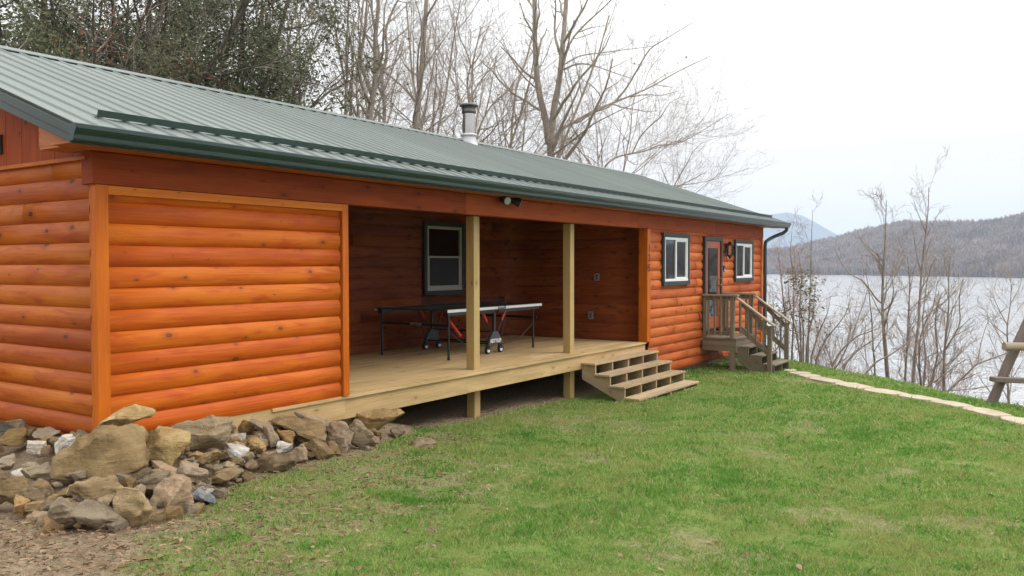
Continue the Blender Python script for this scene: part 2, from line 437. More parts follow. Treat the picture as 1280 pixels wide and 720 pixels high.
def soil(x, y):
    x = np.asarray(x, float); y = np.asarray(y, float)
    dx, dy = x-CAM[0], y-CAM[1]; rho = np.hypot(dx, dy); a = YAW-np.arctan2(dy, dx)
    u = 640+F_PX*np.tan(np.clip(a, -1.2, 1.2)); r0 = np.interp(u, _fu, _frho)
    n = fbm(x, y, 1.1, 2)-.5; n2 = fbm(x, y, 4.0, 5)-.5
    # bare ground towards the heap and to the left
    m = (330-u)/260+.25+n*1.3
    m = np.clip(m, 0, 1)
    near = np.clip(1-(r0-rho)/.55+n*1.6, 0, 1)*(u < 470)*(rho < r0+.4)
    m = np.maximum(m, near*.9)
    under = np.clip((y+.05+n*.45)/.25, 0, 1)*((x > 4) & (x < 15.2))
    under = np.maximum(under, np.clip((y-.1)/.3, 0, 1)*((x > 15) & (x < 22.4)))
    m = np.maximum(m, under); m = np.maximum(m, (pile_z(x, y) > -50)*1.0)
    for p, ra, rb in _sp:
        d = np.array([p[0]-CAM[0], p[1]-CAM[1]]); d /= np.linalg.norm(d); e = np.array([-d[1], d[0]])
        q = ((x-p[0])*e[0]+(y-p[1])*e[1])/ra; w = ((x-p[0])*d[0]+(y-p[1])*d[1])/(rb*3.2)
        m = np.maximum(m, np.clip(1.05-np.sqrt(q*q+w*w)*.85+n2*3.2, 0, .55))
    # thin worn patches
    m = np.maximum(m, np.clip((fbm(x, y, .75, 11)-.63)*2.6+n2*.9, 0, .55))
    return np.clip(m, 0, 1)

def _ground_mat():
    k = NT('ground_soil'); v = k.uv(src='Object')
    n1 = k.noise(v, 1.3, 6); n2 = k.noise(v, 22, 6, .7); n3 = k.noise(v, 90, 4, .7)
    s = k.ramp(k.math('ADD', k.math('MULTIPLY', n2, .55), k.math('MULTIPLY', n3, .45)), [(.34, (.11,.075,.045)), (.5, (.245,.18,.115)), (.68, (.40,.315,.215))])
    g = k.ramp(k.math('ADD', k.math('MULTIPLY', n2, .5), k.math('MULTIPLY', n1, .5)), [(.36, (.085,.15,.026)), (.5, (.14,.20,.045)), (.66, (.24,.25,.09))])
    m = k.attr('soil').outputs['Fac']
    mm = k.math('ADD', m, k.math('MULTIPLY', k.math('SUBTRACT', n2, .5), .5), True)
    c = k.mix(mm, g, s)
    # woodland leaf litter away from the lawn
    lit = k.ramp(k.math('ADD', k.math('MULTIPLY', n2, .6), k.math('MULTIPLY', n1, .4)), [(.35, (.07,.048,.03)), (.55, (.16,.11,.07)), (.7, (.26,.19,.125))])
    c = k.mix(k.attr('litter').outputs['Fac'], c, lit)
    k.col(c); k.set(Roughness=.95); k.b.inputs['Specular IOR Level'].default_value = .15
    k.bump(k.math('ADD', n2, k.math('MULTIPLY', n3, .6)), .8, .03)
    return k.m
MAT['ground'] = _ground_mat()

def build_ground():
    def axis(lo, hi, st, far):
        a = list(np.arange(lo, hi, st)); s = st
        b = [a[-1]]
        while b[-1] < far: s *= 1.35; b.append(b[-1]+s)
        s = st; c = [a[0]]
        while c[-1] > -far: s *= 1.35; c.append(c[-1]-s)
        return np.array(c[:0:-1]+a+b[1:])
    xs = axis(-1, 27, .11, 9000); ys = axis(-9, 9, .11, 9000)
    X, Y = np.meshgrid(xs, ys); Z = ground_z(X, Y)
    S = soil(X, Y)
    micro = (fbm(X, Y, 3.5, 21)-.5)*.035*(1+S)*((np.abs(X-12) < 16) & (np.abs(Y) < 11))
    Z = Z+micro
    s = (X-15.0)*.639-(Y+6.4)*.769
    lit = np.clip(np.maximum((s-.8)/.8, np.clip((Y-8.5)/1.5, 0, 1)), 0, 1)*.95
    ny, nx = X.shape
    me = bpy.data.meshes.new('ground')
    me.vertices.add(nx*ny); me.vertices.foreach_set('co', np.stack([X,Y,Z],-1).astype(np.float32).ravel())
    i = (np.arange(ny-1)[:,None]*nx+np.arange(nx-1)[None,:]).ravel()
    q = np.stack([i, i+1, i+nx+1, i+nx], -1).astype(np.int32)
    me.loops.add(q.size); me.loops.foreach_set('vertex_index', q.ravel())
    me.polygons.add(len(q)); me.polygons.foreach_set('loop_start', np.arange(len(q), dtype=np.int32)*4)
    me.polygons.foreach_set('use_smooth', np.ones(len(q), bool))
    me.update(calc_edges=True); me.validate()
    for nm, arr in (('soil', S), ('litter', lit)):
        at = me.attributes.new(nm, 'FLOAT', 'POINT'); at.data.foreach_set('value', arr.astype(np.float32).ravel())
    me.materials.append(MAT['ground'])
    tag(link('ground', me), kind='structure', label='sloping yard of soil and lawn down to the lake')
build_ground()
# ================================================================== GRASS AND LEAVES
def _grass_mat():
    k = NT('grass_blades'); g = k.n('NewGeometry'); v = k.uv(src='Object')
    a = k.ramp(g.outputs['Random Per Island'], [(0, (.062,.165,.020)), (.40, (.168,.345,.052)), (.78, (.29,.45,.10)), (.89, (.41,.40,.18)), (1, (.60,.52,.32))])
    n = k.noise(v, .55, 5, .6); n2 = k.noise(v, 3.4, 5, .65)
    f = k.math('ADD', k.math('MULTIPLY', n, .45), k.math('MULTIPLY', n2, .55))
    b = k.mix(k.ramp(f, [(.47, (0,0,0)), (.60, (.75,.75,.75))]), a, (.40,.40,.14))
    dk = k.mix(k.ramp(f, [(.38, (.8,.8,.8)), (.48, (0,0,0))]), b, (.09,.25,.03))
    k.col(dk); k.set(Roughness=.55); k.b.inputs['Specular IOR Level'].default_value = .25
    t = k.n('BsdfTranslucent'); k.l(dk, t.inputs[0]); mx = k.n('MixShader'); mx.inputs[0].default_value = .42
    k.l(k.b.outputs[0], mx.inputs[1]); k.l(t.outputs[0], mx.inputs[2]); k.l(mx.outputs[0], k.out.inputs[0])
    return k.m
MAT['grass'] = _grass_mat()
def raw_mesh(name, co, polys_n, mat):
    """co (n, k, 3): n separate k-gons"""
    n, k = co.shape[:2]
    me = bpy.data.meshes.new(name); me.vertices.add(n*k); me.vertices.foreach_set('co', co.astype(np.float32).ravel())
    me.loops.add(n*k); me.loops.foreach_set('vertex_index', np.arange(n*k, dtype=np.int32)); me.polygons.add(n)
    me.polygons.foreach_set('loop_start', np.arange(n, dtype=np.int32)*k); me.update(calc_edges=True); me.materials.append(MAT[mat]); return me
def lawn_points(n, seed, umin=-160, umax=1440):
    """random spots on the lawn, denser near the place the lawn is seen from"""
    r_ = np.random.default_rng(seed)
    a = r_.uniform(math.atan((umin-640)/F_PX), math.atan((umax-640)/F_PX), n); az = YAW-a
    rho = 2.6*(26/2.6)**(r_.uniform(0, 1, n)**.82)
    x, y = CAM[0]+rho*np.cos(az), CAM[1]+rho*np.sin(az)
    s = (x-15.0)*.639-(y+6.4)*.769
    ok = (s < 2.6) & (y < .35) & ~((y > -.06) & (x < 4.2)) & (pile_z(x, y) < -50)
    ok &= ~((x > 12.4) & (x < 15.1) & (y > -.80))
    ok |= (x > 17.9) & (x < 19) & (y > -1.4) & (y < -.1)
    return x[ok], y[ok], rho[ok], r_
_ph = [ground_hit(u, v) for u, v in ((1020,474),(1060,482),(1100,490),(1140,497),(1180,504.5),(1220,513.5),(1260,524),(1300,535))]
PATH = [(18.25, -1.98)]+[(float(p[0]), float(p[1])) for p in _ph]
_d = np.array(PATH[-1])-np.array(PATH[-2]); _d /= np.linalg.norm(_d)
PATH += [tuple(np.array(PATH[-1])+_d*q+np.array([-.12*q*q*.3, 0])) for q in (.9, 1.8, 2.7)]
def path_dist(x, y):
    d = np.full(np.shape(x), 99.)
    for (ax, ay), (bx, by) in zip(PATH[:-1], PATH[1:]):
        t = np.clip(((x-ax)*(bx-ax)+(y-ay)*(by-ay))/((bx-ax)**2+(by-ay)**2), 0, 1)
        d = np.minimum(d, np.hypot(x-ax-t*(bx-ax), y-ay-t*(by-ay)))
    return d
def grass():
    x, y, rho, r_ = lawn_points(1150000, 3)
    so = soil(x, y); thin = np.clip((.50-fbm(x, y, 4.2, 28))*3.4, 0, .8); keep = r_.uniform(0, 1, len(x)) > np.clip(np.maximum(so*1.06-.03, thin*(.35+so)), 0, .985); keep &= path_dist(x, y) > .20+r_.uniform(-.05,.05,len(x))
    x, y, rho, so = x[keep], y[keep], rho[keep], so[keep]; n = len(x)
    z = ground_z(x, y)+(fbm(x, y, 3.5, 21)-.5)*.035*(1+so)-.006
    clump = fbm(x, y, 2.4, 15)
    clump2 = fbm(x, y, 6.0, 25)
    h = (.016+.040*r_.uniform(0, 1, n)**1.3)*np.clip(.10+1.1*clump+1.0*(clump2-.35), .22, 2)*(1-.4*so)*np.clip(.8+rho/40, .8, 1.15)
    tall = (r_.uniform(0, 1, n) < .035); h = np.where(tall, h*1.7, h)
    wd = (.0021+.0020*r_.uniform(0, 1, n))*np.clip(rho/6, .8, 3.2)
    th = r_.uniform(0, 6.283, n); la = r_.uniform(0, 6.283, n); ll = h*r_.uniform(.2, 1.15, n)
    cx, cy = np.cos(th)*wd, np.sin(th)*wd; lx, ly = np.cos(la)*ll, np.sin(la)*ll
    co = np.stack([np.stack([x-cx, y-cy, z], -1), np.stack([x+cx, y+cy, z], -1),
                   np.stack([x+cx*.7+lx*.4, y+cy*.7+ly*.4, z+h*.62], -1), np.stack([x+lx, y+ly, z+h], -1), np.stack([x-cx*.7+lx*.4, y-cy*.7+ly*.4, z+h*.62], -1)], 1)
    tag(link('grass', raw_mesh('grass', co, n, 'grass')), kind='stuff', label='short patchy spring grass of the lawn')
grass()
def litter():
    x, y, rho, r_ = lawn_points(36000, 9, -620, 1440)
    so = soil(x, y); keep = r_.uniform(0, 1, len(x)) < .02+.14*so; x, y, rho, so = x[keep], y[keep], rho[keep], so[keep]; n = len(x)
    # leaves blown under the deck edge too
    x2, y2 = r_.uniform(7, 15, 500), r_.uniform(-.1, 1.6, 500); x = np.r_[x, x2]; y = np.r_[y, y2]; n = len(x)
    z = ground_z(x, y)+.012+r_.uniform(0, .018, n); s = r_.uniform(.008, .026, n)
    a = r_.uniform(0, 6.283, n); t1, t2 = r_.uniform(-.5, .5, n), r_.uniform(-.6, .6, n)
    ux, uy = np.cos(a), np.sin(a)
    P = lambda f, g: np.stack([x+s*(ux*f-uy*g), y+s*(uy*f+ux*g), z+s*(t1*f+t2*g)+.3*s*abs(g)], -1)
    co = np.stack([P(-1.1,0), P(-.3,-.55), P(.5,-.45), P(1.2,.05), P(.4,.5), P(-.4,.5)], 1)
    tag(link('fallen_leaves', raw_mesh('fallen_leaves', co, n, 'leaf_brown')), kind='stuff', label='dry brown leaves scattered on the lawn and soil')
    # small sticks and crumbs of soil on the bare ground
    x, y, rho, r_ = lawn_points(110000, 19, -620, 620); so = soil(x, y); keep = r_.uniform(0, 1, len(x)) < so*.5; x, y = x[keep], y[keep]; n = len(x)
    z = ground_z(x, y)+.006+r_.uniform(0, .012, n); L = r_.uniform(.006, .032, n); a = r_.uniform(0, 6.283, n); w = r_.uniform(.0012, .004, n)
    ux, uy = np.cos(a), np.sin(a)
    co = np.stack([np.stack([x-ux*L-uy*w, y-uy*L+ux*w, z], -1), np.stack([x-ux*L+uy*w, y-uy*L-ux*w, z+w], -1), np.stack([x+ux*L+uy*w, y+uy*L-ux*w, z+w*2+r_.uniform(0,.01,n)], -1), np.stack([x+ux*L-uy*w, y+uy*L+ux*w, z+w], -1)], 1)
    tag(link('dry_straw', raw_mesh('dry_straw', co, n, 'leaf_brown')), kind='stuff', label='bits of dry straw and twig on the bare soil')
litter()
# ================================================================== CABIN
XA, XB, XC, XD = 4.04, 6.985, 15.05, 22.07
BW, BY = 7.78, 3.157           # rear wall, porch back wall
H = .1886                      # log course
BUL = .036
cabin = empty('log_cabin', (XA, 0, 0), 'long single-storey orange log cabin with green metal roof and open front porch', 'cabin')
def logs(mb, o, along, nrm, length, z0, z1, phase=0., openings=(), joints=True, bul=BUL):
    o = np.array(o, float); along = np.array(along, float); nrm = np.array(nrm, float)
    def prof(t):           # bulge of a log course, t 0..1 upward
        return bul*(max(0., 1-abs(2*t-1)**2.3))**.85
    zs = z0 - phase*H
    while zs < z1-1e-6:
        a, b = max(zs, z0), min(zs+H, z1)
        cuts = [0., length]
        if joints:
            p = rng.uniform(-1.5, 2.5)
            while p < length-.4:
                if p > .4: cuts.append(p)
                p += rng.uniform(2.6, 4.8)
        for u0, u1, oz0, oz1 in openings:
            if oz0 < b and oz1 > a: cuts += [u0, u1]
        cuts = sorted(cuts)
        for c0, c1 in zip(cuts[:-1], cuts[1:]):
            if c1-c0 < .005: continue
            spans = [(a, b)]
            for u0, u1, oz0, oz1 in openings:
                if c0 >= u0-1e-6 and c1 <= u1+1e-6 and oz0 < b and oz1 > a:
                    spans = [(q0, q1) for q0, q1 in ((a, min(b, oz0)), (max(a, oz1), b)) if q1-q0 > .003]
            for q0, q1 in spans:
                tone = rng.random(); ou = rng.uniform(0, 60); ov = rng.uniform(0, 60)
                ts = sorted({(q0-zs)/H, (q1-zs)/H, *[x for x in (.03,.09,.2,.35,.5,.65,.8,.91,.97) if q0 < zs+x*H < q1]})
                g = .0015
                vs = []; nL = max(1, int((c1-c0)/.5)); 
                wob = [rng.uniform(-.004, .004) for _ in range(nL+1)]
                for i in range(nL+1):
                    u = c0+g+(c1-c0-2*g)*i/nL
                    for t in ts: vs.append(o+along*u+nrm*(prof(t)+wob[i]*(1 if .1 < t < .9 else 0))+np.array([0,0,zs+t*H]))
                m = len(ts); fs=[]; us=[]
                for i in range(nL):
                    for j in range(m-1):
                        f = (i*m+j, (i+1)*m+j, (i+1)*m+j+1, i*m+j+1)
                        uu = [((c0+(c1-c0)*ii/nL)+ou, ts[jj]*H*1.25+ov) for ii, jj in ((i,j),(i+1,j),(i+1,j+1),(i,j+1))]
                        fs.append(f); us.append(uu)
                # log ends
                fs.append(tuple(range(m-1, -1, -1))); us.append([(ou, ts[jj]*H+ov) for jj in range(m-1, -1, -1)])
                e = nL*m; fs.append(tuple(e+j for j in range(m))); us.append([(ou+.1, ts[jj]*H+ov) for jj in range(m)])
                if np.dot(np.cross(along, (0,0,1)), nrm) < 0: fs = [f[::-1] for f in fs]; us = [q[::-1] for q in us]
                mb.add(vs, fs, us, tone, True)
        zs += H

def wall_obj(name, mat, core, *args, label=None, **kw):
    """solid wall core with a skin of half-round logs: one part"""
    mb = MB(); logs(mb, *args, **kw)
    if core: mb.box(*core)
    o = mb.build(name, mat, cabin)
    for p in o.data.polygons: pass
    if label: o['label'] = label
    return o
# front left bay, gable end, porch walls, front right bay (openings are in metres along each wall)
wall_obj('wall', 'log_orange', (XA+.03, XB-.03, .002, .12, .0, 2.25), (XA+.082, 0, 0), (1,0,0), (0,-1,0), XB-XA-.182, .0, 2.105, phase=.14, joints=False, label='bright orange log wall beside the porch')
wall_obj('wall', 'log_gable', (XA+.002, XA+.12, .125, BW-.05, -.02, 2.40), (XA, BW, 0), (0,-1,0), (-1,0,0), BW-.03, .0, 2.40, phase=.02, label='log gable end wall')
wall_obj('wall', 'log_porch_shaded', (XB, XC, BY+.002, BY+.12, -.02, 2.46), (XB, BY, 0), (1,0,0), (0,-1,0), XC-XB, .0, 2.46, phase=.3, openings=[(12.16-XB, 13.28-XB, .99, 2.27)], bul=.014, label='shaded log wall at the back of the porch')
wall_obj('wall', 'log_porch_shaded', (XC+.002, XC+.10, .13, BY, -.02, 2.46), (XC, 0.09, 0), (0,1,0), (-1,0,0), BY-.09, .0, 2.46, phase=.3, joints=False, bul=.014, label='shaded log wall at the side of the porch')
wall_obj('wall', 'log_porch_shaded', (XB-.10, XB-.002, .125, BY, -.02, 2.46), (XB, BY, 0), (0,-1,0), (1,0,0), BY-.13, .0, 2.46, phase=.3)
W1 = (15.72, 17.085, 1.07, 2.135); DR = (17.93, 19.03, .02, 2.115); W2 = (19.95, 21.30, 1.08, 2.092)
wall_obj('wall', 'log_red', (XC+.10, XD-.02, .10, .12, -.66, 2.2), (XC+.09, 0, 0), (1,0,0), (0,-1,0), XD-XC-.13, -.70, 2.19, phase=.0,
         openings=[(q[0]+.05-XC-.09, q[1]-.05-XC-.09, q[2]+.03 if q is not DR else -.02, q[3]-.03) for q in (W1, DR, W2)], label='log wall with two windows and the entry door')
wall_obj('wall', 'log_red', (XD-.12, XD-.004, .125, BW-.02, -.66, 2.45), (XD, .05, 0), (0,1,0), (1,0,0), BW-.1, -.70, 2.45)
mb = MB(); mb.box(XA+.1, XD-.1, BW-.05, BW+.05, -.9, 2.46); mb.build('wall', 'log_red', cabin)
# gable boarding over the end walls
for xx, sgn in ((XA, -1), (XD, 1)):
    mb = MB(); y = .02
    while y < BW-.02:
        w = min(.286, BW-.02-y)
        zr = lambda q: 2.60+.351*(min(q, 7.776-q)+.05)-.10
        mb.prism([(xx+sgn*.002, y+.002, 2.43), (xx+sgn*.002, y+w-.0015, 2.43), (xx+sgn*.002, y+w-.0015, zr(y+w)), (xx+sgn*.002, y+.002, zr(y))], (sgn*.022, 0, 0), .42)
        y += .288
    mb.build('gable_boarding', 'header', cabin)  # darker stain here paints in the shade of the roof overhang
    mb = MB(); mb.box(xx-.075 if sgn < 0 else xx+.0, xx if sgn < 0 else xx+.075, .02, BW-.02, 2.395, 2.43); mb.build('ledge_board', 'log_gable', cabin, .004)
# gable vent
mb = MB()
mb.box(XA-.05, XA-.02, 1.52, 1.84, 2.56, 2.74)
for i in range(5): mb.box(XA-.066, XA-.05, 1.54, 1.82, 2.575+i*.033, 2.595+i*.033)
mb.build('gable_vent', 'win_trim', cabin)
# trim boards
def part_box(name, mat, *b, bevel=.004, parent=cabin):
    m = MB(); m.box(*b); return m.build(name, mat, parent, bevel)
part_box('corner_board', 'trim_orange', XA-.034, XA+.080, -.062, -.0, .02, 2.185)
part_box('corner_board', 'log_gable', XA-.033, XA-.003, 0.0, .045, .0, 2.395)
part_box('corner_board', 'trim_orange', XB-.088, XB+.006, -.060, .12, .003, 2.185)
part_box('top_trim', 'trim_orange', XA+.081, XB-.090, -.062, -.0, 2.105, 2.183)
part_box('corner_board', 'trim_orange', XC-.055, XC+.092, -.066, .12, .003, 2.185)
part_box('corner_board', 'log_red', XD-.045, XD+.062, -.064, .10, -.68, 2.185)
# header beam of long boards
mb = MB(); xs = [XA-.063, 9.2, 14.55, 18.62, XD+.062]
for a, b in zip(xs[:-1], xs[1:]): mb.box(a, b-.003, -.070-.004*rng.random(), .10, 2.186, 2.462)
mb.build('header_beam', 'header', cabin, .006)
mb = MB(); mb.box(XB, XC, .10, BY, 2.462, 2.48); mb.build('porch_ceiling', 'log_porch_shaded', cabin)
# soffit and boxed return on the gable overhang
X0, XE, G = 3.59, 23.015, .429
mb = MB()
for a, b in ((X0+.04, 8.0), (8.003, 13.2), (13.203, 18.4), (18.403, XE-.04)): mb.box(a, b, -G+.045, -.072, 2.466, 2.482)
mb.build('soffit', 'soffit', cabin)
ROOF = lambda y: 2.608+.351*(y+G)
for xx in (X0+.115, XE-.14):
    mb = MB(); mb.prism([(xx, -G+.05, 2.484), (xx, .25, 2.484), (xx, .25, ROOF(.25)-.10), (xx, -G+.05, ROOF(-G+.05)-.035)], (.022, 0, 0))
    mb.build('soffit_return', 'soffit', cabin)
mb = MB(); mb.box(X0+.115, XA-.07, -.06, .24, 2.462, 2.483); mb.build('soffit', 'soffit', cabin)

# ---------------------------------------------------------------- roof
YR, ZR = 3.888, ROOF(3.888)
def rib_profile():
    pts = []; x = X0
    n = int(round((XE-X0)/.2395)); p = (XE-X0)/n
    for i in range(n+1):
        c = X0+i*p
        for dx, dz in ((-.022,0), (-.011,.019), (.011,.019), (.022,0)):
            q = c+dx
            if X0 <= q <= XE: pts.append((q, dz))
        if i < n:
            for m_ in (.36, .64):
                for dx, dz in ((-.012,0), (0,.0035), (.012,0)): pts.append((c+p*m_+dx, dz))
    return pts
RP = rib_profile()
cs, sn = 1/math.hypot(1, .351), .351/math.hypot(1, .351)
def roof_sheet(sign):
    mb = MB(); n = len(RP)
    ye = -G-.035
    rows = [(ye, ROOF(ye)), (YR, ZR)]
    if sign < 0: rows = [(2*YR-y, z) for y, z in rows]
    vs = []
    for y, z in rows:
        for x, dz in RP: vs.append((x, y-sign*sn*dz, z+cs*dz))
    for y, z in rows:      # underside
        for x, dz in RP: vs.append((x, y, z-.006))
    fs = []
    for j in range(n-1):
        f = (j, j+1, n+j+1, n+j); fs.append(f if sign > 0 else f[::-1])
        f = (2*n+j, 3*n+j, 3*n+j+1, 2*n+j+1); fs.append(f if sign > 0 else f[::-1])
        f = (j, 2*n+j, 2*n+j+1, j+1); fs.append(f if sign > 0 else f[::-1])
    mb.add(vs, fs, [[(0,0)]*4]*len(fs), .5)
    return mb
roof = roof_sheet(1).build('roof', 'roof', cabin); roof['label'] = 'long ribbed green metal roof slope facing the lawn'
roof_sheet(-1).build('roof', 'roof', cabin)
# roof deck below the sheet
mb = MB()
for sg in (1, -1):
    yy = lambda q: q if sg > 0 else 2*YR-q
    mb.prism([(X0+.03, yy(-G+.03), ROOF(-G+.03)-.012), (X0+.03, yy(YR), ZR-.012), (X0+.03, yy(YR), ZR-.09), (X0+.03, yy(-G+.03), ROOF(-G+.03)-.09)], (XE-X0-.06, 0, 0))
mb.build('roof_deck', 'under', cabin)
# ridge cap with gaps under it between the ribs
mb = MB()
capw = .17
for sg in (1, -1):
    a = np.array([0, YR-sg*capw, ZR-.351*capw+.027]); b = np.array([0, YR, ZR+.040])
    mb.add([(X0-.02, a[1], a[2]), (XE+.02, a[1], a[2]), (XE+.02, b[1], b[2]), (X0-.02, b[1], b[2]),
            (X0-.02, a[1], a[2]-.008), (XE+.02, a[1], a[2]-.008), (XE+.02, b[1], b[2]-.008), (X0-.02, b[1], b[2]-.008)],
           [(0,1,2,3),(0,4,5,1),(7,6,5,4),(0,3,7,4),(1,5,6,2)] if sg > 0 else [(3,2,1,0),(1,5,4,0),(4,5,6,7),(4,7,3,0),(2,6,5,1)], [[(0,0)]*4]*5, .5)
mb.build('ridge_cap', 'roof', roof)
mb = MB()
n = int(round((XE-X0)/.2395)); p = (XE-X0)/n
a = np.array([(X0+XE)/2, YR-capw+.012, ROOF(YR-capw+.012)+.010]); mb.obox(a, ((XE-X0)/2-.01,0,0), (0,.012*cs,.012*sn), (0,-.0095*sn,.0095*cs))
mb.build('closure_strip', 'black', roof)
# snow guard: a standing angle along the roof on the ribs
mb = MB()
yg = -.055; base = np.array([0, yg, ROOF(yg)])
nn = np.array([0, -sn, cs]); tt = np.array([0, cs, sn])
for a, b in ((4.03, 10.4), (10.405, 16.8), (16.805, XE-.15)):
    c = base+nn*.050; mb.obox((np.array([(a+b)/2,0,0])+c), ((b-a)/2,0,0), tt*.003, nn*.030)
    c = base+nn*.0225+tt*.035; mb.obox((np.array([(a+b)/2,0,0])+c), ((b-a)/2,0,0), tt*.035, nn*.0025)
mb.build('snow_guard', 'guard', roof)
# fascia, rake boards, gutter, downspout
mb = MB(); mb.box(X0+.02, XE-.02, -G+.002, -G+.026, 2.455, 2.60); mb.build('fascia', 'fascia', cabin)
for xx in (X0-.005, XE-.02):
    for sg in (1, -1):
        mb = MB(); yy = lambda q: q if sg > 0 else 2*YR-q
        q0 = -G-.02
        mb.prism([(xx, yy(q0), ROOF(q0)-.008), (xx, yy(YR), ZR-.008), (xx, yy(YR), ZR-.085), (xx, yy(q0), ROOF(q0)-.085)], (.024,0,0))
        mb.prism([(xx+.012, yy(q0+.02), ROOF(q0+.02)-.086), (xx+.012, yy(YR), ZR-.086), (xx+.012, yy(YR), ZR-.185), (xx+.012, yy(q0+.02), ROOF(q0+.02)-.150)], (.020,0,0))
        mb.build('rake_board', 'fascia', cabin, .003)
mb = MB()
gx0, gx1 = X0-.005, XE+.005
prof = [(-G, 2.600), (-G, 2.468), (-G-.062, 2.468), (-G-.072, 2.482), (-G-.078, 2.515), (-G-.098, 2.545), (-G-.108, 2.565), (-G-.108, 2.596), (-G-.100, 2.603), (-G-.090, 2.598)]
inn = [(-G-.004, 2.596), (-G-.004, 2.473), (-G-.060, 2.473), (-G-.068, 2.485), (-G-.074, 2.517), (-G-.094, 2.547), (-G-.104, 2.567), (-G-.104, 2.592)]
poly = prof+inn[::-1]
vs = [(gx0, y, z) for y, z in prof]+[(gx1, y, z) for y, z in prof]; k_ = len(prof)
mb.add(vs, [(i, i+1, k_+i+1, k_+i) for i in range(k_-1)], [[(0,0)]*4]*(k_-1), .5)
vs = [(gx0, y, z) for y, z in inn]+[(gx1, y, z) for y, z in inn]; k_ = len(inn)
mb.add(vs, [(i, k_+i, k_+i+1, i+1) for i in range(k_-1)], [[(0,0)]*4]*(k_-1), .5)
for xx in (gx0, gx1): mb.prism([(xx-.002, y, z) for y, z in prof[:9]], (.004,0,0))
mb.build('gutter', 'gutter', cabin)
mb = MB()
pth = [(22.80, -G-.05, 2.47), (22.80, -G-.045, 2.40), (22.74, -G+.02, 2.33), (22.60, -.22, 2.24), (22.42, -.13, 2.16), (22.22, -.10, 2.08), (22.18, -.10, 1.98), (22.18, -.10, .6), (22.18, -.10, -.62), (22.20, -.22, -.74)]
mb.tube(pth, .048, 10); mb.build('downspout', 'gutter', cabin)

# ---------------------------------------------------------------- flue pipe
fx, fy = 14.32, 3.70; fz = ROOF(fy)
mb = MB(); mb.lathe((fx, fy, fz), [(.128,.02), (.128,.62)], 28); fl = mb.build('flue_pipe', 'steel', cabin)
mb = MB(); mb.lathe((fx, fy, fz), [(.21,-.09), (.165,.03), (.150,.11), (.150,.13), (.175,.14), (.172,.17), (.129,.19)], 28); mb.build('storm_collar', 'collar', fl)
mb = MB(); mb.lathe((fx, fy, fz), [(.129,.60), (.150,.612), (.152,.66), (.144,.672), (.144,.74), (.15,.745)], 28); mb.build('flue_band', 'flue_dark', fl)
mb = MB(); mb.lathe((fx, fy, fz), [(.10,.742), (.192,.752), (.200,.765), (.192,.79), (.13,.815), (.02,.828)], 28); mb.build('rain_cap', 'flue_dark', fl)

# ---------------------------------------------------------------- porch deck
mb = MB(); y = -.035; i = 0
while y < BY-.06:
    w = min(.138, BY-.055-y); ends = [XB+.003, rng.uniform(9.2, 11.8), XC-.06]
    if i == 0: ends = [5.9, rng.uniform(9.8, 10.5), 15.045]
    for a, b in zip(ends[:-1], ends[1:]): mb.box(a, b-.003, y, y+w, -.036, 0)
    y += .1425; i += 1
deck = mb.build('porch_deck', 'deck', cabin, .003)
mb = MB()
for a, b, z0_, z1_ in ((XA+.5, 6.62, -.27, -.04), (6.623, 9.30, -.275, -.04), (9.303, 15.04, -.27, -.04)): mb.box(a, b, -.0, .04, z0_, z1_)
mb.build('rim_board', 'lumber', deck, .003)
mb = MB(); mb.box(XA+.16, XB-.02, -.012, -.001, -.26, -.001); mb.build('rim_board', 'lumber', deck)
mb = MB()
x = XB+.3
while x < XC: mb.box(x, x+.04, .06, BY, -.24, -.04); x += .42
mb.build('joists', 'under', deck)
P1, P2 = 9.674, 12.396
for px_ in (P1, P2):
    mb = MB(); mb.box(px_, px_+.138, .150, .288, .001, 2.186); mb.build('porch_post', 'post', cabin, .004)
    g_ = gz(px_+.07, .22)
    mb = MB(); mb.box(px_+.008, px_+.146, .150, .288, g_-.25, -.272); mb.build('deck_pier', 'post', deck, .004)
for px_ in (7.1, 14.6):
    mb = MB(); mb.box(px_, px_+.138, .150, .288, gz(px_, .2)-.3, -.272); mb.build('deck_pier', 'post', deck, .004)
# dark skirting that closes the crawl space at the back
mb = MB(); mb.box(XB, XC, BY+.1, BY+.2, -1.4, -.05); mb.box(XC+.13, XC+.25, .12, BY, -1.4, -.05); mb.box(XC+.14, XD-.05, .14, .24, -1.6, -.6); mb.box(XB-.3, XB-.15, .3, BY, -1.2, -.02)
mb.build('foundation', 'concrete', cabin)
mb = MB(); mb.box(XA+.16, XA+.3, .15, BW, -.9, -.03); mb.build('foundation', 'concrete', cabin)

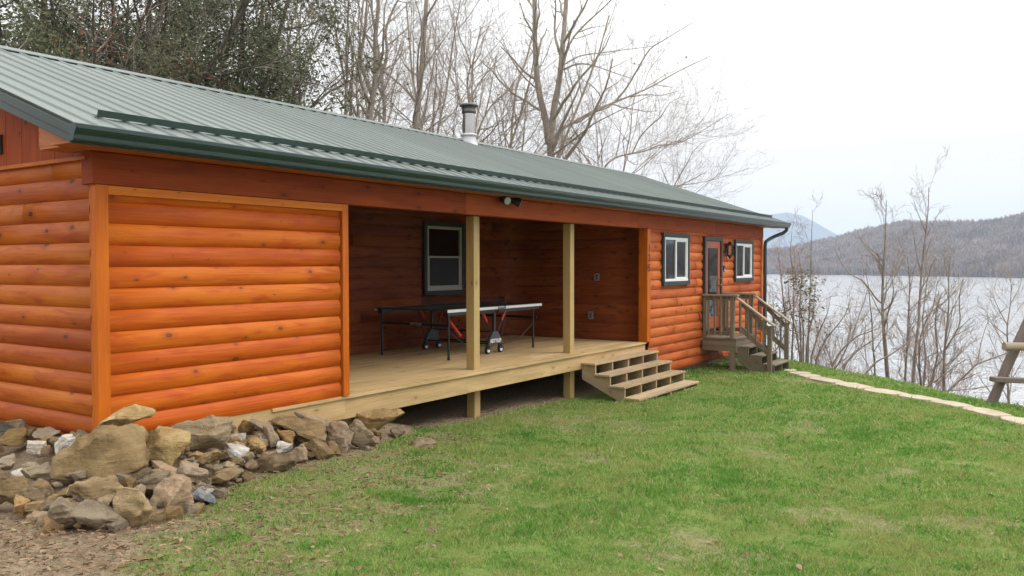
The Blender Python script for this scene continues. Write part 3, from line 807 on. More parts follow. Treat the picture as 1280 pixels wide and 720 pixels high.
# ---------------------------------------------------------------- windows and door
def window(x0, x1, z0, z1, y, slider=True, d=.07, vin='vinyl'):
    """window facing -y on plane y: trim casing with frame, sash, panes and what hangs behind"""
    t = .082
    mb = MB(); yo = y-d
    mb.box(x0, x0+t, yo, y, z0+t, z1-t); mb.box(x1-t, x1, yo, y, z0+t, z1-t); mb.box(x0-.0, x1, yo-.004, y, z1-t, z1); mb.box(x0, x1, yo-.012, y, z0, z0+t)
    w = mb.build('window', 'win_trim', cabin, .004)
    a, b, c, e = x0+t+.002, x1-t-.002, z0+t+.002, z1-t-.002; f = .052
    mb = MB(); yf = yo+.014
    mb.box(a, a+f, yf, y, c+f, e-f); mb.box(b-f, b, yf, y, c+f, e-f); mb.box(a, b, yf-.002, y, e-f, e); mb.box(a, b, yf-.008, y, c, c+f)
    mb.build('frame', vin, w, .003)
    mb = MB()
    if slider:
        m = (a+b)/2
        mb.box(m-.03, m+.03, yf+.006, y-.004, c+f, e-f); mb.box(m+.03, b-f, yf+.012, y-.004, c+f, c+f+.03); mb.box(m+.03, b-f, yf+.012, y-.004, e-f-.03, e-f); mb.box(b-f-.028, b-f, yf+.012, y-.004, c+f+.03, e-f-.03)
    else:
        m = c+(e-c)*.52
        mb.box(a+f, b-f, yf+.014, y-.004, m-.022, m+.022); mb.box(a+f, a+f+.028, yf+.008, y-.004, c+f+.04, m-.022); mb.box(b-f-.028, b-f, yf+.008, y-.004, c+f+.04, m-.022); mb.box(a+f, b-f, yf+.008, y-.004, c+f, c+f+.04)
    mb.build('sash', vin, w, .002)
    mb = MB(); mb.box(a+f-.004, b-f+.004, yf+.030, yf+.034, c+f-.004, e-f+.004); mb.build('pane', 'glass', w)
    mb = MB(); mb.box(a, b, y+.06, y+.07, c, e); mb.build('unlit_room_sheet', 'dark_in', w)  # added dark sheet, its colour stands for the unlit room
    if slider:
        # gathered curtain behind the right half
        mb = MB(); n = 26; vs=[]
        for i in range(n+1):
            x = (a+b)/2+.03+((b-f-.03)-((a+b)/2+.03))*i/n
            for z in (c+f, e-f): vs.append((x, y+.025+.012*math.sin(i*1.7)+.004*math.sin(i*.7), z))
        mb.add(vs, [(2*i, 2*i+2, 2*i+3, 2*i+1) for i in range(n)], [[(0,0)]*4]*n, .5, True); mb.build('curtain', 'curtain', w)
    return w
window(*W1[:2], *W1[2:], -.012)
window(*W2[:2], *W2[2:], -.012)
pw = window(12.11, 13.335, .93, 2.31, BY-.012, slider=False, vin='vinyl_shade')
mb = MB(); mb.box(12.27, 13.17, BY-.055, BY-.052, 1.09, 1.63); mb.build('insect_screen', 'screen', pw)

def entry_door():
    x0, x1, z0, z1 = DR; y = -.012; t = .085
    mb = MB()
    mb.box(x0, x0+t, y-.085, y, z0, z1-t); mb.box(x1-t, x1, y-.085, y, z0, z1-t); mb.box(x0, x1, y-.088, y, z1-t, z1)
    mb.box(x0+t, x1-t, y-.07, y, z0, z0+.03)
    d = mb.build('door', 'win_trim', cabin, .004)
    a, b, c, e = x0+t+.003, x1-t-.003, z0+.034, z1-t-.003
    mb = MB(); st = .15
    mb.box(a, a+st, y-.055, y-.005, c, e); mb.box(b-st, b, y-.055, y-.005, c, e); mb.box(a+st, b-st, y-.055, y-.005, e-.16, e); mb.box(a+st, b-st, y-.055, y-.005, c, c+.26)
    mb.build('leaf', 'door', d, .004)
    mb = MB(); mb.box(a+st-.002, b-st+.002, y-.048, y-.044, c+.258, e-.158); mb.build('pane', 'glass', d)
    mb = MB(); z = c+.27
    while z < e-.17: mb.obox(((a+b)/2, y-.022, z), ((b-a)/2-st, 0, 0), (0,.009,-.012), (0,.0006,.0005)); z += .034
    mb.build('blind', 'blind', d)
    mb = MB(); mb.box(a+st, b-st, y-.008, y-.006, c+.26, e-.16); mb.build('unlit_room_sheet', 'dark_in', d)  # dark sheet behind the blind, painted as the unlit room
    mb = MB()
    for zz in (1.02, 1.17):
        mb.tube([(b-.07, y-.054, zz), (b-.07, y-.075, zz)], [.03, .028], 12)
        if zz < 1.1: mb.tube([(b-.07, y-.07, zz), (b-.07, y-.10, zz), (b-.07, y-.125, zz)], [.014, .03, .018], 12)
    mb.build('handle', 'brass', d)
entry_door()
# wall lantern beside the door
def lantern():
    x, y = 19.36, -.05
    mb = MB(); mb.box(x-.045, x+.045, y-.012, y, 1.70, 2.0)
    mb.tube([(x, y-.01, 1.90), (x, y-.05, 1.99), (x, y-.09, 2.03), (x, y-.10, 2.02)], .009, 8)
    mb.tube([(x, y-.01, 1.70), (x, y-.03, 1.62), (x, y-.035, 1.55)], .008, 8)
    l = mb.build('wall_lantern', 'bronze', cabin)
    c = (x, y-.10, 0)
    mb = MB(); mb.lathe(c, [(.02,2.02), (.10,1.955), (.105,1.945), (.06,1.945)], 6); mb.lathe(c, [(.075,1.70), (.085,1.715), (.03,1.66), (.008,1.63)], 6)
    for j in range(6):
        th = j*math.pi/3; mb.tube([(c[0]+.085*math.cos(th), c[1]+.085*math.sin(th), 1.945), (c[0]+.065*math.cos(th), c[1]+.065*math.sin(th), 1.715)], .006, 5)
    mb.build('cage', 'bronze', l)
    mb = MB(); mb.lathe(c, [(.062,1.717), (.080,1.943)], 6); mb.build('glass', 'glass', l)
lantern()
mb = MB(); mb.box(19.185, 19.255, -.075, -.05, 1.33, 1.47); db = mb.build('doorbell', 'black', cabin, .006)
mb = MB(); mb.tube([(19.22, -.076, 1.37), (19.22, -.080, 1.37)], .02, 12); mb.build('button', 'white', db)
# twin flood light under the gutter
mb = MB(); mb.tube([(10.13, -.074, 2.43), (10.13, -.095, 2.43)], .055, 16); mb.box(10.09, 10.17, -.12, -.09, 2.36, 2.44)
fl = mb.build('flood_light', 'bronze', cabin, .004)
for dx, dr in ((-.13, (-.35,-.85,-.25)), (.14, (.55,-.75,-.40))):
    d_ = np.array(dr); d_ /= np.linalg.norm(d_); p = np.array([10.13+dx, -.15, 2.425])
    mb = MB(); mb.tube([(10.13+dx*.3, -.10, 2.43), p-d_*.03], .014, 8); mb.tube([p-d_*.09, p-d_*.05, p+d_*.05, p+d_*.09], [.03, .045, .062, .066], 16)
    hd = mb.build('lamp_head', 'bronze', fl)
    mb = MB(); mb.tube([p+d_*.086, p+d_*.094], [.058, .05], 16); mb.build('lens', 'dim_white', hd)
# outlets on the porch side wall
for yy, zz, hh in ((1.03, 1.25, .07), (1.17, .48, .075)):
    mb = MB(); mb.box(XC-.066, XC-.045, yy-.055, yy+.055, zz-hh, zz+hh); ob = mb.build('outlet_box', 'wasp', cabin, .004)
    mb = MB(); mb.box(XC-.071, XC-.0665, yy-.022, yy+.022, zz-.045, zz-.008); mb.box(XC-.071, XC-.0665, yy-.022, yy+.022, zz+.008, zz+.045); mb.build('socket', 'dark_in', ob)

def text_mesh(name, body, size, mat, M4, parent, extrude=.002, spacing=1., bold=0.):
    cu = bpy.data.curves.new(name, 'FONT'); cu.body = body; cu.size = size; cu.extrude = extrude; cu.align_x = 'CENTER'; cu.align_y = 'CENTER'; cu.space_character = spacing; cu.offset = bold
    o = bpy.data.objects.new(name, cu); COL.objects.link(o)
    bpy.context.view_layer.update()
    me = bpy.data.meshes.new_from_object(o.evaluated_get(bpy.context.evaluated_depsgraph_get()))
    bpy.data.objects.remove(o); bpy.data.curves.remove(cu)
    off = Vector((0,0,0)); q = parent
    while q is not None: off += q.location; q = q.parent
    me.transform(Matrix.Translation(-off) @ M4); me.materials.clear(); me.materials.append(MAT[mat])
    return link(name, me, parent)
FRONT = Matrix(((1,0,0,0),(0,0,-1,0),(0,1,0,0),(0,0,0,1)))    # text plane facing -y
for ch, zz in (('1', 1.80), ('3', 1.62), ('5', 1.43)):
    text_mesh('house_number', ch, .20, 'bronze', Matrix.Translation((XC+.02, -.068, zz)) @ FRONT, cabin, .004, 1., .004)

# ---------------------------------------------------------------- porch steps
g0 = gz(14, -.9)
steps = empty('porch_steps', (13.8, -.5, g0), 'wide open-riser wooden steps with four treads leading up to the porch deck', 'steps')
sx0, sx1 = 12.50, 15.08
ST = [(-.160, -.27), (-.335, -.545), (-.510, -.815), (-.685, -1.09)]    # tread top, front edge
for k_, (tz, tf) in enumerate(ST):
    tb = -.002 if k_ == 0 else ST[k_-1][1]+.02
    mb = MB(); m_ = (tf+tb)/2
    mb.box(sx0+rng.uniform(-.01,.01), sx1+rng.uniform(-.01,.01), tf, m_-.002, tz-.034, tz); mb.box(sx0+rng.uniform(-.01,.01), sx1+rng.uniform(-.01,.01), m_+.002, tb, tz-.034, tz)
    mb.build('tread', 'step', steps, .004)
for i in range(5):
    x = sx0+.03+(sx1-sx0-.10)*i/4
    poly = [(x, -.003, -.196)]
    for k_, (tz, tf) in enumerate(ST):
        poly.append((x, tf+.012, tz-.036))
        nz = ST[k_+1][0]-.036 if k_ < 3 else g0-.02
        poly.append((x, tf+.012, nz))
    poly += [(x, ST[3][1]+.30, g0-.02), (x, -.003, -.44)]
    mb = MB(); mb.prism(poly, (.040, 0, 0)); mb.build('stringer', 'step', steps, .002)

# ---------------------------------------------------------------- entry landing and stairs
lx0, lx1, ly = 17.80, 19.12, -.85; LZ = -.092
gl = gz(18.4, -1.4)
es = empty('entry_stairs', (18.4, -.7, gl), 'weathered grey-brown wooden landing and stairs with railings at the entry door', 'stairs')
mb = MB(); y = ly-.02
while y < -.09: mb.box(lx0-.02, lx1+.02, y, min(y+.135, -.085), LZ-.034, LZ); y += .14
mb.build('landing_deck', 'weathered', es, .003)
mb = MB()
for z0_, z1_ in ((LZ-.29, LZ-.165), (LZ-.162, LZ-.036)):
    mb.box(lx0, lx0+.038, ly+.0, -.09, z0_, z1_); mb.box(lx1-.038, lx1, ly, -.09, z0_, z1_)
mb.box(lx0+.04, lx1-.04, ly+.001, ly+.038, LZ-.29, LZ-.036)
mb.build('skirt_board', 'weathered', es, .003)
def post(x, y, zt, w=.088, zb=None):
    m = MB(); zb = gz(x, y)-.12 if zb is None else zb
    m.box(x-w/2, x+w/2, y-w/2, y+w/2, zb, zt); m.build('post', 'weathered', es, .004)
RT = .847
for xx in (lx0+.045, lx1-.045):
    sgn = -1 if xx < 18.4 else 1
    post(xx+sgn*0, ly+.10-.0, RT-.045)
    post(xx, -.13, RT-.045, .07, -.3)
    post(xx, -1.56, .195)
    # landing rail
    mb = MB(); mb.box(xx-.065, xx+.065, ly-.03, -.075, RT-.04, RT); mb.build('hand_rail', 'weathered_cap', es, .004)
    for q0, q1 in ((RT-.13, RT-.042), (LZ+.05, LZ+.135)):
        mb = MB(); mb.box(xx-.019, xx+.019, ly+.147, -.167, q0, q1); mb.build('rail', 'weathered', es, .003)
    for yb in np.linspace(ly+.20, -.22, 4):
        mb = MB(); mb.box(xx-.055, xx-.0195, yb-.018, yb+.018, LZ+.04, RT-.043); mb.build('baluster', 'weathered', es, .003)
    # sloping rail
    a = np.array([xx, ly+.02, RT-.06]); b = np.array([xx, -1.66, .20]); dv = (b-a)/np.linalg.norm(b-a)
    sl = (b[2]-a[2])/(b[1]-a[1])
    mb = MB(); mb.bar(a, b, .12, .036); mb.build('hand_rail', 'weathered_cap', es, .004)
    mb = MB(); mb.bar(a+np.array([0,-.10,-.095-.02]), b+np.array([0,.125,-.075]), .036, .085); mb.build('rail', 'weathered', es, .003); mb = MB(); mb.bar(a+np.array([0,-.10,-.66]), b+np.array([0,.125,-.59]), .036, .105); mb.build('rail', 'weathered', es, .003)
    for yb in np.linspace(ly-.09, -1.44, 4):
        zt_ = a[2]+sl*(yb-a[1])-.03; mb = MB(); mb.box(xx-.055, xx-.0185, yb-.018, yb+.018, zt_-.66, zt_); mb.build('baluster', 'weathered', es, .003)
for k_, tz in enumerate((-.27, -.445, -.62)):
    tf = ly-.275*(k_+1)+.02
    mb = MB(); mb.box(lx0+.10, lx1-.08, tf, tf+.135, tz-.036, tz); mb.box(lx0+.10, lx1-.08, tf+.139, tf+.272, tz-.036, tz); mb.build('tread', 'weathered', es, .004)
for x in (lx0+.10, (lx0+lx1)/2, lx1-.14):
    poly = [(x, ly-.0, -.31)]
    for k_, tz in enumerate((-.27, -.445, -.62)):
        tf = ly-.275*(k_+1)+.04; nz = (-.445,-.62)[k_]-.038 if k_ < 2 else gl-.05
        poly += [(x, tf, tz-.038), (x, tf, nz)]
    poly += [(x, ly-.42, gl-.05), (x, ly-.0, -.60)]
    mb = MB(); mb.prism(poly, (.038,0,0)); mb.build('stringer', 'weathered', es, .002)

# ---------------------------------------------------------------- folding table-tennis table
tt_ = empty('folding_table', (11.75, 1.95, 0), 'dark folding table-tennis table with a net and black frame on the porch deck', 'table')
tx0, tx1, ty0, ty1, tz = 10.36, 13.13, 1.17, 2.70, .795
tm = (tx0+tx1)/2
for a, b in ((tx0, tm-.006), (tm+.006, tx1)):
    mb = MB(); mb.box(a, b, ty0, ty1, tz-.022, tz); h = mb.build('tabletop', 'table_top', tt_, .002)
    for bx in ((ty0-.004, ty0-.0005, tz-.045, tz-.001), (ty1+.0005, ty1+.004, tz-.045, tz-.001)):
        mb = MB(); mb.box(a+.001, b-.001, *bx); mb.build('edge_strip', 'white', h)
    for y0_, y1_ in ((ty0, ty0+.02), (ty1-.02, ty1), ((ty0+ty1)/2-.0015, (ty0+ty1)/2+.0015)):
        mb = MB(); mb.box(a, b, y0_, y1_, tz+.0005, tz+.0012); mb.build('painted_line', 'white', h)
    e = a if a == tx0 else b
    mb = MB(); mb.box(min(a,b)+.05, max(a,b)-.05, ty0+.03, ty0+.05, tz-.10, tz-.023); mb.box(min(a,b)+.05, max(a,b)-.05, ty1-.05, ty1-.03, tz-.10, tz-.023)
    ee = a+.09 if a == tx0 else b-.12
    mb.box(ee, ee+.03, ty0+.05, ty1-.05, tz-.27, tz-.23); mb.build('apron', 'black', h)
    ex = tx0+.10 if a == tx0 else tx1-.20
    for yy in (ty0+.06, ty1-.07):
        mb = MB(); mb.tube([(ex, yy, .012), (ex, yy, tz-.024)], .019, 10); mb.tube([(ex, yy, .0), (ex, yy, .03)], .023, 10)
        mb.build('leg', 'black', tt_)
    sg = 1 if a == tx0 else -1
    for yy in (ty0+.06, ty1-.07):
        mb = MB(); mb.tube([(ex, yy, .45), (ex+sg*.45, yy+.0, .20), (tm-sg*.10, yy, .13)], .009, 6); mb.build('brace', 'black', tt_)
# undercarriage: two wheeled side frames joined by long bars
for yy, sg in ((ty0+.09, -1), (ty1-.09, 1)):
    mb = MB(); mb.box(tm-.03, tm+.03, yy-.02, yy+.02, .34, tz-.03)
    cr = mb.build('side_frame', 'black', tt_, .004)
    pl = [(tm-.20, .13), (tm-.19, .19), (tm-.13, .30), (tm-.06, .37), (tm+.06, .37), (tm+.13, .30), (tm+.19, .19), (tm+.20, .13), (tm+.12, .155), (tm-.12, .155)]
    mb = MB(); mb.prism([(x, yy-sg*.03, z) for x, z in pl], (0, sg*.07, 0)); mb.build('cover', 'plastic', cr, .012)
    if sg < 0: text_mesh('lettering', 'KETTLER', .082, 'white', Matrix.Translation((tm, yy+sg*.0415, .212)) @ FRONT, cr, .0015, 1., .003)
    for dx in (-.185, .185):
        mb = MB(); mb.box(tm+dx-.03, tm+dx+.03, yy-.03, yy+.03, .07, .16); mb.build('fork', 'black', cr, .008)
        mb = MB(); mb.tube([(tm+dx, yy-.022, .062), (tm+dx, yy+.022, .062)], .062, 20); wh = mb.build('wheel', 'rubber', tt_)
        mb = MB(); mb.tube([(tm+dx, yy-.0235, .062), (tm+dx, yy+.0235, .062)], .038, 16); mb.build('rim', 'white', wh)
    for dx in (-.36, .36):
        a = np.array([tm+dx*.25, yy, .36]); b = np.array([tm+dx, yy, tz-.05])
        mb = MB(); mb.tube([a, b], .012, 8); st_ = mb.build('strut', 'black', tt_)
        mb = MB(); mb.tube([a+(b-a)*.48, a+(b-a)*.92], .024, 10); mb.build('sleeve', 'red', st_)
        mb = MB(); mb.tube([(tm+dx*.5, yy, .14), (tm+dx*1.05, yy, tz-.09)], .010, 6); mb.build('strut', 'black', tt_)
a = np.array([tx0+.30, ty0+.22, .62]); b = np.array([tx0+.62, ty0+.22, .34])
mb = MB(); mb.tube([a, b], .026, 10); mb.build('lever', 'red', tt_)
mb = MB()
for dx in (-.15, .15): mb.tube([(tm+dx, ty0+.09, .17), (tm+dx, ty1-.09, .17)], .014, 8)
mb.tube([(tm, ty0+.09, .36), (tm, ty1-.09, .36)], .014, 8); mb.build('cross_bar', 'black', tt_)
text_mesh('lettering', 'KETTLER', .055, 'dim_white', Matrix.Translation((tx0+.085, (ty0+ty1)/2-.05, tz-.25)) @ Matrix.Rotation(-math.pi/2, 4, 'Z') @ FRONT, tt_, .001, 1.1)
# net
mb = MB()
for yy in (ty0-.14, ty1+.14):
    mb.tube([(tm, yy, tz-.03), (tm, yy, tz+.155)], .008, 8); yi = ty0+.02 if yy < ty0 else ty1-.02
    mb.tube([(tm, yy, tz-.02), (tm, yi, tz-.03)], .010, 8); mb.tube([(tm, yy, tz+.15), (tm, yi, tz+.15)], .007, 6); mb.tube([(tm, yi, tz+.15), (tm, yi, tz+.0)], .008, 6)
ns = mb.build('net_post', 'black', tt_)
mb = MB()
y = ty0-.13
while y < ty1+.13: mb.box(tm-.0012, tm+.0012, y, y+.0035, tz+.004, tz+.150); y += .014
z = tz+.006
while z < tz+.15: mb.box(tm-.0011, tm+.0011, ty0-.13, ty1+.13, z, z+.003); z += .014
mb.box(tm-.003, tm+.003, ty0-.135, ty1+.135, tz+.146, tz+.158)
mb.build('net', 'black', tt_)
# ================================================================== ROCKS, PATH, LOG FRAME
def rock_mesh(name, seed, sx, sy, sz, mat, roll=0, boxy=.6, rough=.05, sub=2):
    """angular stone about the origin, sx across, sy deep, sz high"""
    r_ = random.Random(seed); bm = bmesh.new()
    for i in range(15):
        v = Vector((r_.gauss(0,1), r_.gauss(0,1), r_.gauss(0,1))); v.normalize()
        m_ = max(abs(c) for c in v); v = v.lerp(v/m_*.86, boxy)*r_.uniform(.84, 1.0)
        bm.verts.new((v.x*.5, v.y*.5, v.z*.5))
    bmesh.ops.convex_hull(bm, input=bm.verts)
    loose = [v for v in bm.verts if not v.link_faces]
    if loose: bmesh.ops.delete(bm, geom=loose, context='VERTS')
    bmesh.ops.dissolve_limit(bm, angle_limit=R(14), verts=bm.verts, edges=bm.edges)
    # normalise the extents
    for ax, s in enumerate((sx, sy, sz)):
        lo = min(v.co[ax] for v in bm.verts); hi = max(v.co[ax] for v in bm.verts)
        for v in bm.verts: v.co[ax] = ((v.co[ax]-lo)/(hi-lo)-.5)*s
    mn = min(sx, sy, sz)
    bmesh.ops.bevel(bm, geom=bm.edges, offset=mn*.03, segments=1, affect='EDGES')
    bmesh.ops.triangulate(bm, faces=bm.faces)
    for _ in range(sub):
        bmesh.ops.subdivide_edges(bm, edges=bm.edges, cuts=1, use_grid_fill=True)
    bm.normal_update()
    of = Vector((seed*3.1 % 50, seed*1.7 % 50, seed*.9 % 50)); av = (sx+sy+sz)/3
    for v in bm.verts:
        p = v.co/av
        d = mnoise.noise(p*1.8+of)*.6+mnoise.noise(Vector((p.x*2, p.y*2, p.z*9))+of)*.5+mnoise.noise(p*5+of)*.6+mnoise.noise(p*11+of)*.35-abs(mnoise.noise(p*3.3+of))*.5+.12
        v.co += v.normal*d*rough*av
    if roll: bmesh.ops.rotate(bm, verts=bm.verts, cent=(0,0,0), matrix=Matrix.Rotation(roll, 3, 'Y'))
    me = bpy.data.meshes.new(name); bm.to_mesh(me); bm.free(); me.materials.append(MAT[mat])
    for p in me.polygons: p.use_smooth = True
    me.set_sharp_from_angle(angle=R(33)); return me
RZ = math.atan2(_rt0[1], _rt0[0])
def surf(x, y):
    p = float(pile_z(x, y)); g = float(lawn_z(x, y)); return max(p, g)
def pile_hit(u, v):
    r = ray(u, v); t = 3.0
    while t < 20:
        p = CAM+r*t
        if p[2] <= surf(p[0], p[1]): break
        t += .01
    return p
# photo box (u0, v0, u1, v1), tone, tilt in degrees (clockwise in the picture), depth ratio, label
BIG = [
 (70,533,187,602,'rock_brown',-9,.75,.30,'biggest dark brown slab lying on top of the rock heap by the cabin corner'),
 (120,503,195,537,'rock_tan',-15,.55,.0,'tan pointed rock leaning on the orange corner board above the big slab'),
 (184,533,240,582,'rock_tan',14,.7,.05,'pale tan rock right beside the big dark slab'),
 (207,516,289,567,'rock_tan',-6,.6,.05,'large pale rounded boulder against the orange log wall'),
 (91,597,155,631,'rock_brown',4,.8,.1,'blocky tan stone wedged under the front of the big slab'),
 (55,621,101,665,'rock_brown',-8,.9,0,'squarish boulder at the foot of the heap, left of two others'),
 (94,627,149,667,'rock_brown',24,.9,0,'sloping wedge stone at the foot of the heap below the blocky stone'),
 (146,606,191,665,'rock_tan',-14,.7,0,'upright pale brown slab standing at the foot of the heap'),
 (186,596,241,643,'rock_orange',-18,.8,0,'rounded orange-tan boulder next to the upright slab'),
 (238,609,269,633,'rock_blue',28,.9,0,'smooth bluish-grey stone on the soil at the edge of the grass'),
 (176,589,212,615,'rock_brown',-16,.8,.05,'flat brown stone tilted between slab and orange boulder'),
 (188,576,225,598,'rock_orange',24,.7,.08,'thin reddish stone sloping below the pale tan rock'),
 (35,550,56,573,'rock_white',0,.9,0,'white quartz lump lying alone among brown stones left of the slab'),
 (68,542,96,567,'rock_white',-28,.7,0,'long whitish stone leaning by the left tip of the slab'),
 (27,578,73,606,'rock_tan',-6,.8,0,'flat tan stone just left of the big slab'),
 (-2,596,36,634,'rock_brown',-42,.6,0,'dark leaning slab at the left edge of the heap'),
 (32,608,61,629,'rock_brown',-4,.8,0,'brown block stacked on two thin stones'),
 (35,625,61,640,'rock_brown',-4,.9,0,'thin flat stone under the small brown block'),
 (19,618,35,645,'rock_orange',-8,.8,0,'small upright orange stone near the left end of the heap'),
 (32,638,57,656,'rock_orange',14,.8,0,'lowest small orange stone at the left foot of the heap'),
 (69,609,95,624,'rock_brown',-4,.9,.02,'thin brown stone left of the blocky tan stone'),
 (3,535,35,557,'rock_brown',-6,.9,0,'brown stone in the row below the gable wall'),
 (8,523,34,538,'rock_brown',-4,.9,0,'highest brown stone touching the gable wall'),
 (42,534,76,547,'rock_grey',5,.8,0,'low dark grey stone lying along the gable wall'),
 (42,544,80,559,'rock_orange',3,.8,0,'flat brownish stone behind the white quartz lump'),
 (0,568,20,588,'rock_tan',-10,.8,0,'cream stone cut by the left picture edge'),
 (12,586,30,599,'rock_white',4,.8,0,'small white stone above the dark leaning slab'),
 (219,577,258,613,'rock_orange',26,.8,.05,'brown-tan angular stone below the large pale boulder'),
 (240,562,279,584,'rock_brown',-14,.8,.06,'brown slab under the right side of the large pale boulder'),
 (258,585,300,606,'rock_brown',-14,.8,0,'reddish brown block at the foot of the heap in its dark hollow'),
 (277,553,312,577,'rock_white',18,.8,.04,'largest white and tan quartz rock of the heap'),
 (288,541,309,558,'rock_white',-8,.8,.03,'white quartz block stacked above another white rock'),
 (304,566,370,593,'rock_brown',-4,.6,0,'long low slab lying at the foot of the heap by the grass'),
 (308,545,333,572,'rock_tan',-32,.8,.02,'tan leaning stone behind the long low slab'),
 (328,531,348,559,'rock_tan',-52,.7,.03,'cream splinter of stone standing on edge'),
 (344,536,369,558,'rock_orange',-10,.8,.02,'brown knobbly stone beside the cream splinter'),
 (344,551,366,569,'rock_white',12,.8,.02,'small bright white stone above the long low slab'),
 (312,523,344,544,'rock_grey',24,.7,.0,'grey stone under the lumber rim left of the flat slab'),
 (338,521,412,551,'rock_brown',12,.6,.04,'broad flat slab resting across the top of the heap'),
 (366,515,413,534,'rock_grey',14,.6,.0,'thin grey slab tucked against the lumber rim board'),
 (379,546,417,575,'rock_brown',26,.8,0,'brown block under the broad flat slab'),
 (402,550,426,573,'rock_brown',38,.8,0,'dark reddish wedge between two brown blocks'),
 (364,554,384,580,'rock_orange',6,.8,0,'small stacked orange stone at the heap foot'),
 (410,526,441,567,'rock_orange',12,.7,0,'tall tan stone standing against the rim board'),
 (424,523,467,563,'rock_brown',40,.45,0,'narrow slab leaning diagonally at the right end of the heap'),
 (444,511,506,539,'rock_tan',-6,.5,.05,'long squared tan block at the right end of the heap'),
 (456,536,478,552,'rock_brown',10,.9,0,'small stone propping the left of the squared tan block'),
 (488,532,507,546,'rock_orange',-4,.9,0,'small stone propping the right of the squared tan block'),
 (509,547,547,562,'rock_grey',2,.9,-.10,'grey stone half sunk in the grass right of the heap'),
]
for i, (u0, v0, u1, v1, mat, tilt, dr, lift, lab) in enumerate(BIG):
    um, vb = (u0+u1)/2, v1
    P = pile_hit(um, vb-.12*(v1-v0)); dep = float((P-CAM)@_fw)
    dmin = .55*dr*(u1-u0)/F_PX*dep; rr_ = ray(um, (v0+v1)/2)
    lim = (-.10-dmin-CAM[1])/rr_[1] if um > 122 else (XA-.08-dmin-CAM[0])/rr_[0]
    dep = min(dep, lim/(1+.30*dr*(u1-u0)/F_PX))
    w, h = (u1-u0)/F_PX*dep, (v1-v0)/F_PX*dep
    tr = R(tilt); c_, s_ = abs(math.cos(tr)), abs(math.sin(tr))
    # undo the tilt so the tilted stone fills its box
    den = max(c_*c_-s_*s_, .35); a = max((w*c_-h*s_)/den, .35*w); b = max((h*c_-w*s_)/den, .42*h)
    a, b = min(a, 1.15*w), min(b, 1.1*h)
    d = dr*w if w > h else dr*h
    me = rock_mesh('rock', 40+i, a, d, b, mat, tr, boxy=.65+.3*rng.random(), rough=.075, sub=3)
    xs_ = [v.co.x for v in me.vertices]; zs_ = [v.co.z for v in me.vertices]
    kx, kz = w/(max(xs_)-min(xs_)), h/(max(zs_)-min(zs_)); cx_, cz_ = (max(xs_)+min(xs_))/2, (max(zs_)+min(zs_))/2
    dist = 1+.30*d/dep
    me.transform(Matrix.Diagonal((kx*dist, 1, kz*dist, 1)) @ Matrix.Translation((-cx_, 0, -cz_)))
    Cc = CAM+ray(um, (v0+v1)/2)*dep*dist
    o = link('rock', me); o.location = Cc; o.rotation_euler = (0, 0, RZ)
    tag(o, lab, 'rock', 'rocks heaped against the cabin')
# rubble filling the heap
rub = [rock_mesh('small_rock', 300+i, 1, rng.uniform(.7, 1), rng.uniform(.45, .8), 'rock_brown', 0, .6, .06, 2) for i in range(9)]
rubm = ['rock_brown','rock_tan','rock_brown','rock_orange','rock_orange','rock_brown','rock_tan','rock_grey','rock_white']
for me, m in zip(rub, rubm): me.materials.clear(); me.materials.append(MAT[m])
cnt = 0; tries = 0
while cnt < 270 and tries < 6000:
    tries += 1
    u = rng.uniform(-150, 470) if cnt % 3 else rng.uniform(190, 470); v = rng.uniform(515, 664)
    P = pile_hit(u, v)
    if pile_z(P[0], P[1]) < -50: continue
    if P[1] > .0 and u > 122: continue
    if P[0] > 3.98 and u < 122: continue
    s = rng.uniform(.07, .19)*(1.0 if u < 250 else .95)
    o = link('small_rock', rub[rng.randrange(8) if rng.random() > .06 else 8]); o.location = P+np.array([0,0,s*.12]); o.scale = (s, s, s)
    o.rotation_euler = (rng.uniform(-.4,.4), rng.uniform(-.4,.4), rng.uniform(0, 6.28))
    tag(o, 'small rough stone among the rubble filling the heap by the cabin', 'rock', 'small rubble stones of the heap'); cnt += 1

# garden path of flagstones
def flagstone(seed, c, ang, L, W):
    r_ = random.Random(seed); n = 9; bm = bmesh.new(); top = []; bot = []
    for i in range(n):
        th = 2*math.pi*i/n; q = max(abs(math.cos(th)), abs(math.sin(th)))
        x = L/2*math.cos(th)/q*r_.uniform(.95, 1.01); y = W/2*math.sin(th)/q*r_.uniform(.86, 1.02)
        X = c[0]+x*math.cos(ang)-y*math.sin(ang); Y = c[1]+x*math.sin(ang)+y*math.cos(ang); z = gz(X, Y)
        top.append(bm.verts.new((X-c[0], Y-c[1], z+.030+r_.uniform(-.003,.003)-c[2]))); bot.append(bm.verts.new((X-c[0], Y-c[1], z-.05-c[2])))
    ft = bm.faces.new(top); bm.faces.new(bot[::-1])
    for i in range(n): bm.faces.new((top[i], bot[i], bot[(i+1)%n], top[(i+1)%n]))
    bmesh.ops.recalc_face_normals(bm, faces=bm.faces)
    bmesh.ops.bevel(bm, geom=[e for e in ft.edges], offset=.008, segments=2, affect='EDGES')
    me = bpy.data.meshes.new('flagstone'); bm.to_mesh(me); bm.free(); me.materials.append(MAT['flagstone'])
    o = link('flagstone', me); o.location = c; return o
pts = np.array(PATH); seg = np.linalg.norm(np.diff(pts, axis=0), axis=1); cum = np.r_[0, np.cumsum(seg)]
s = 0; i = 0
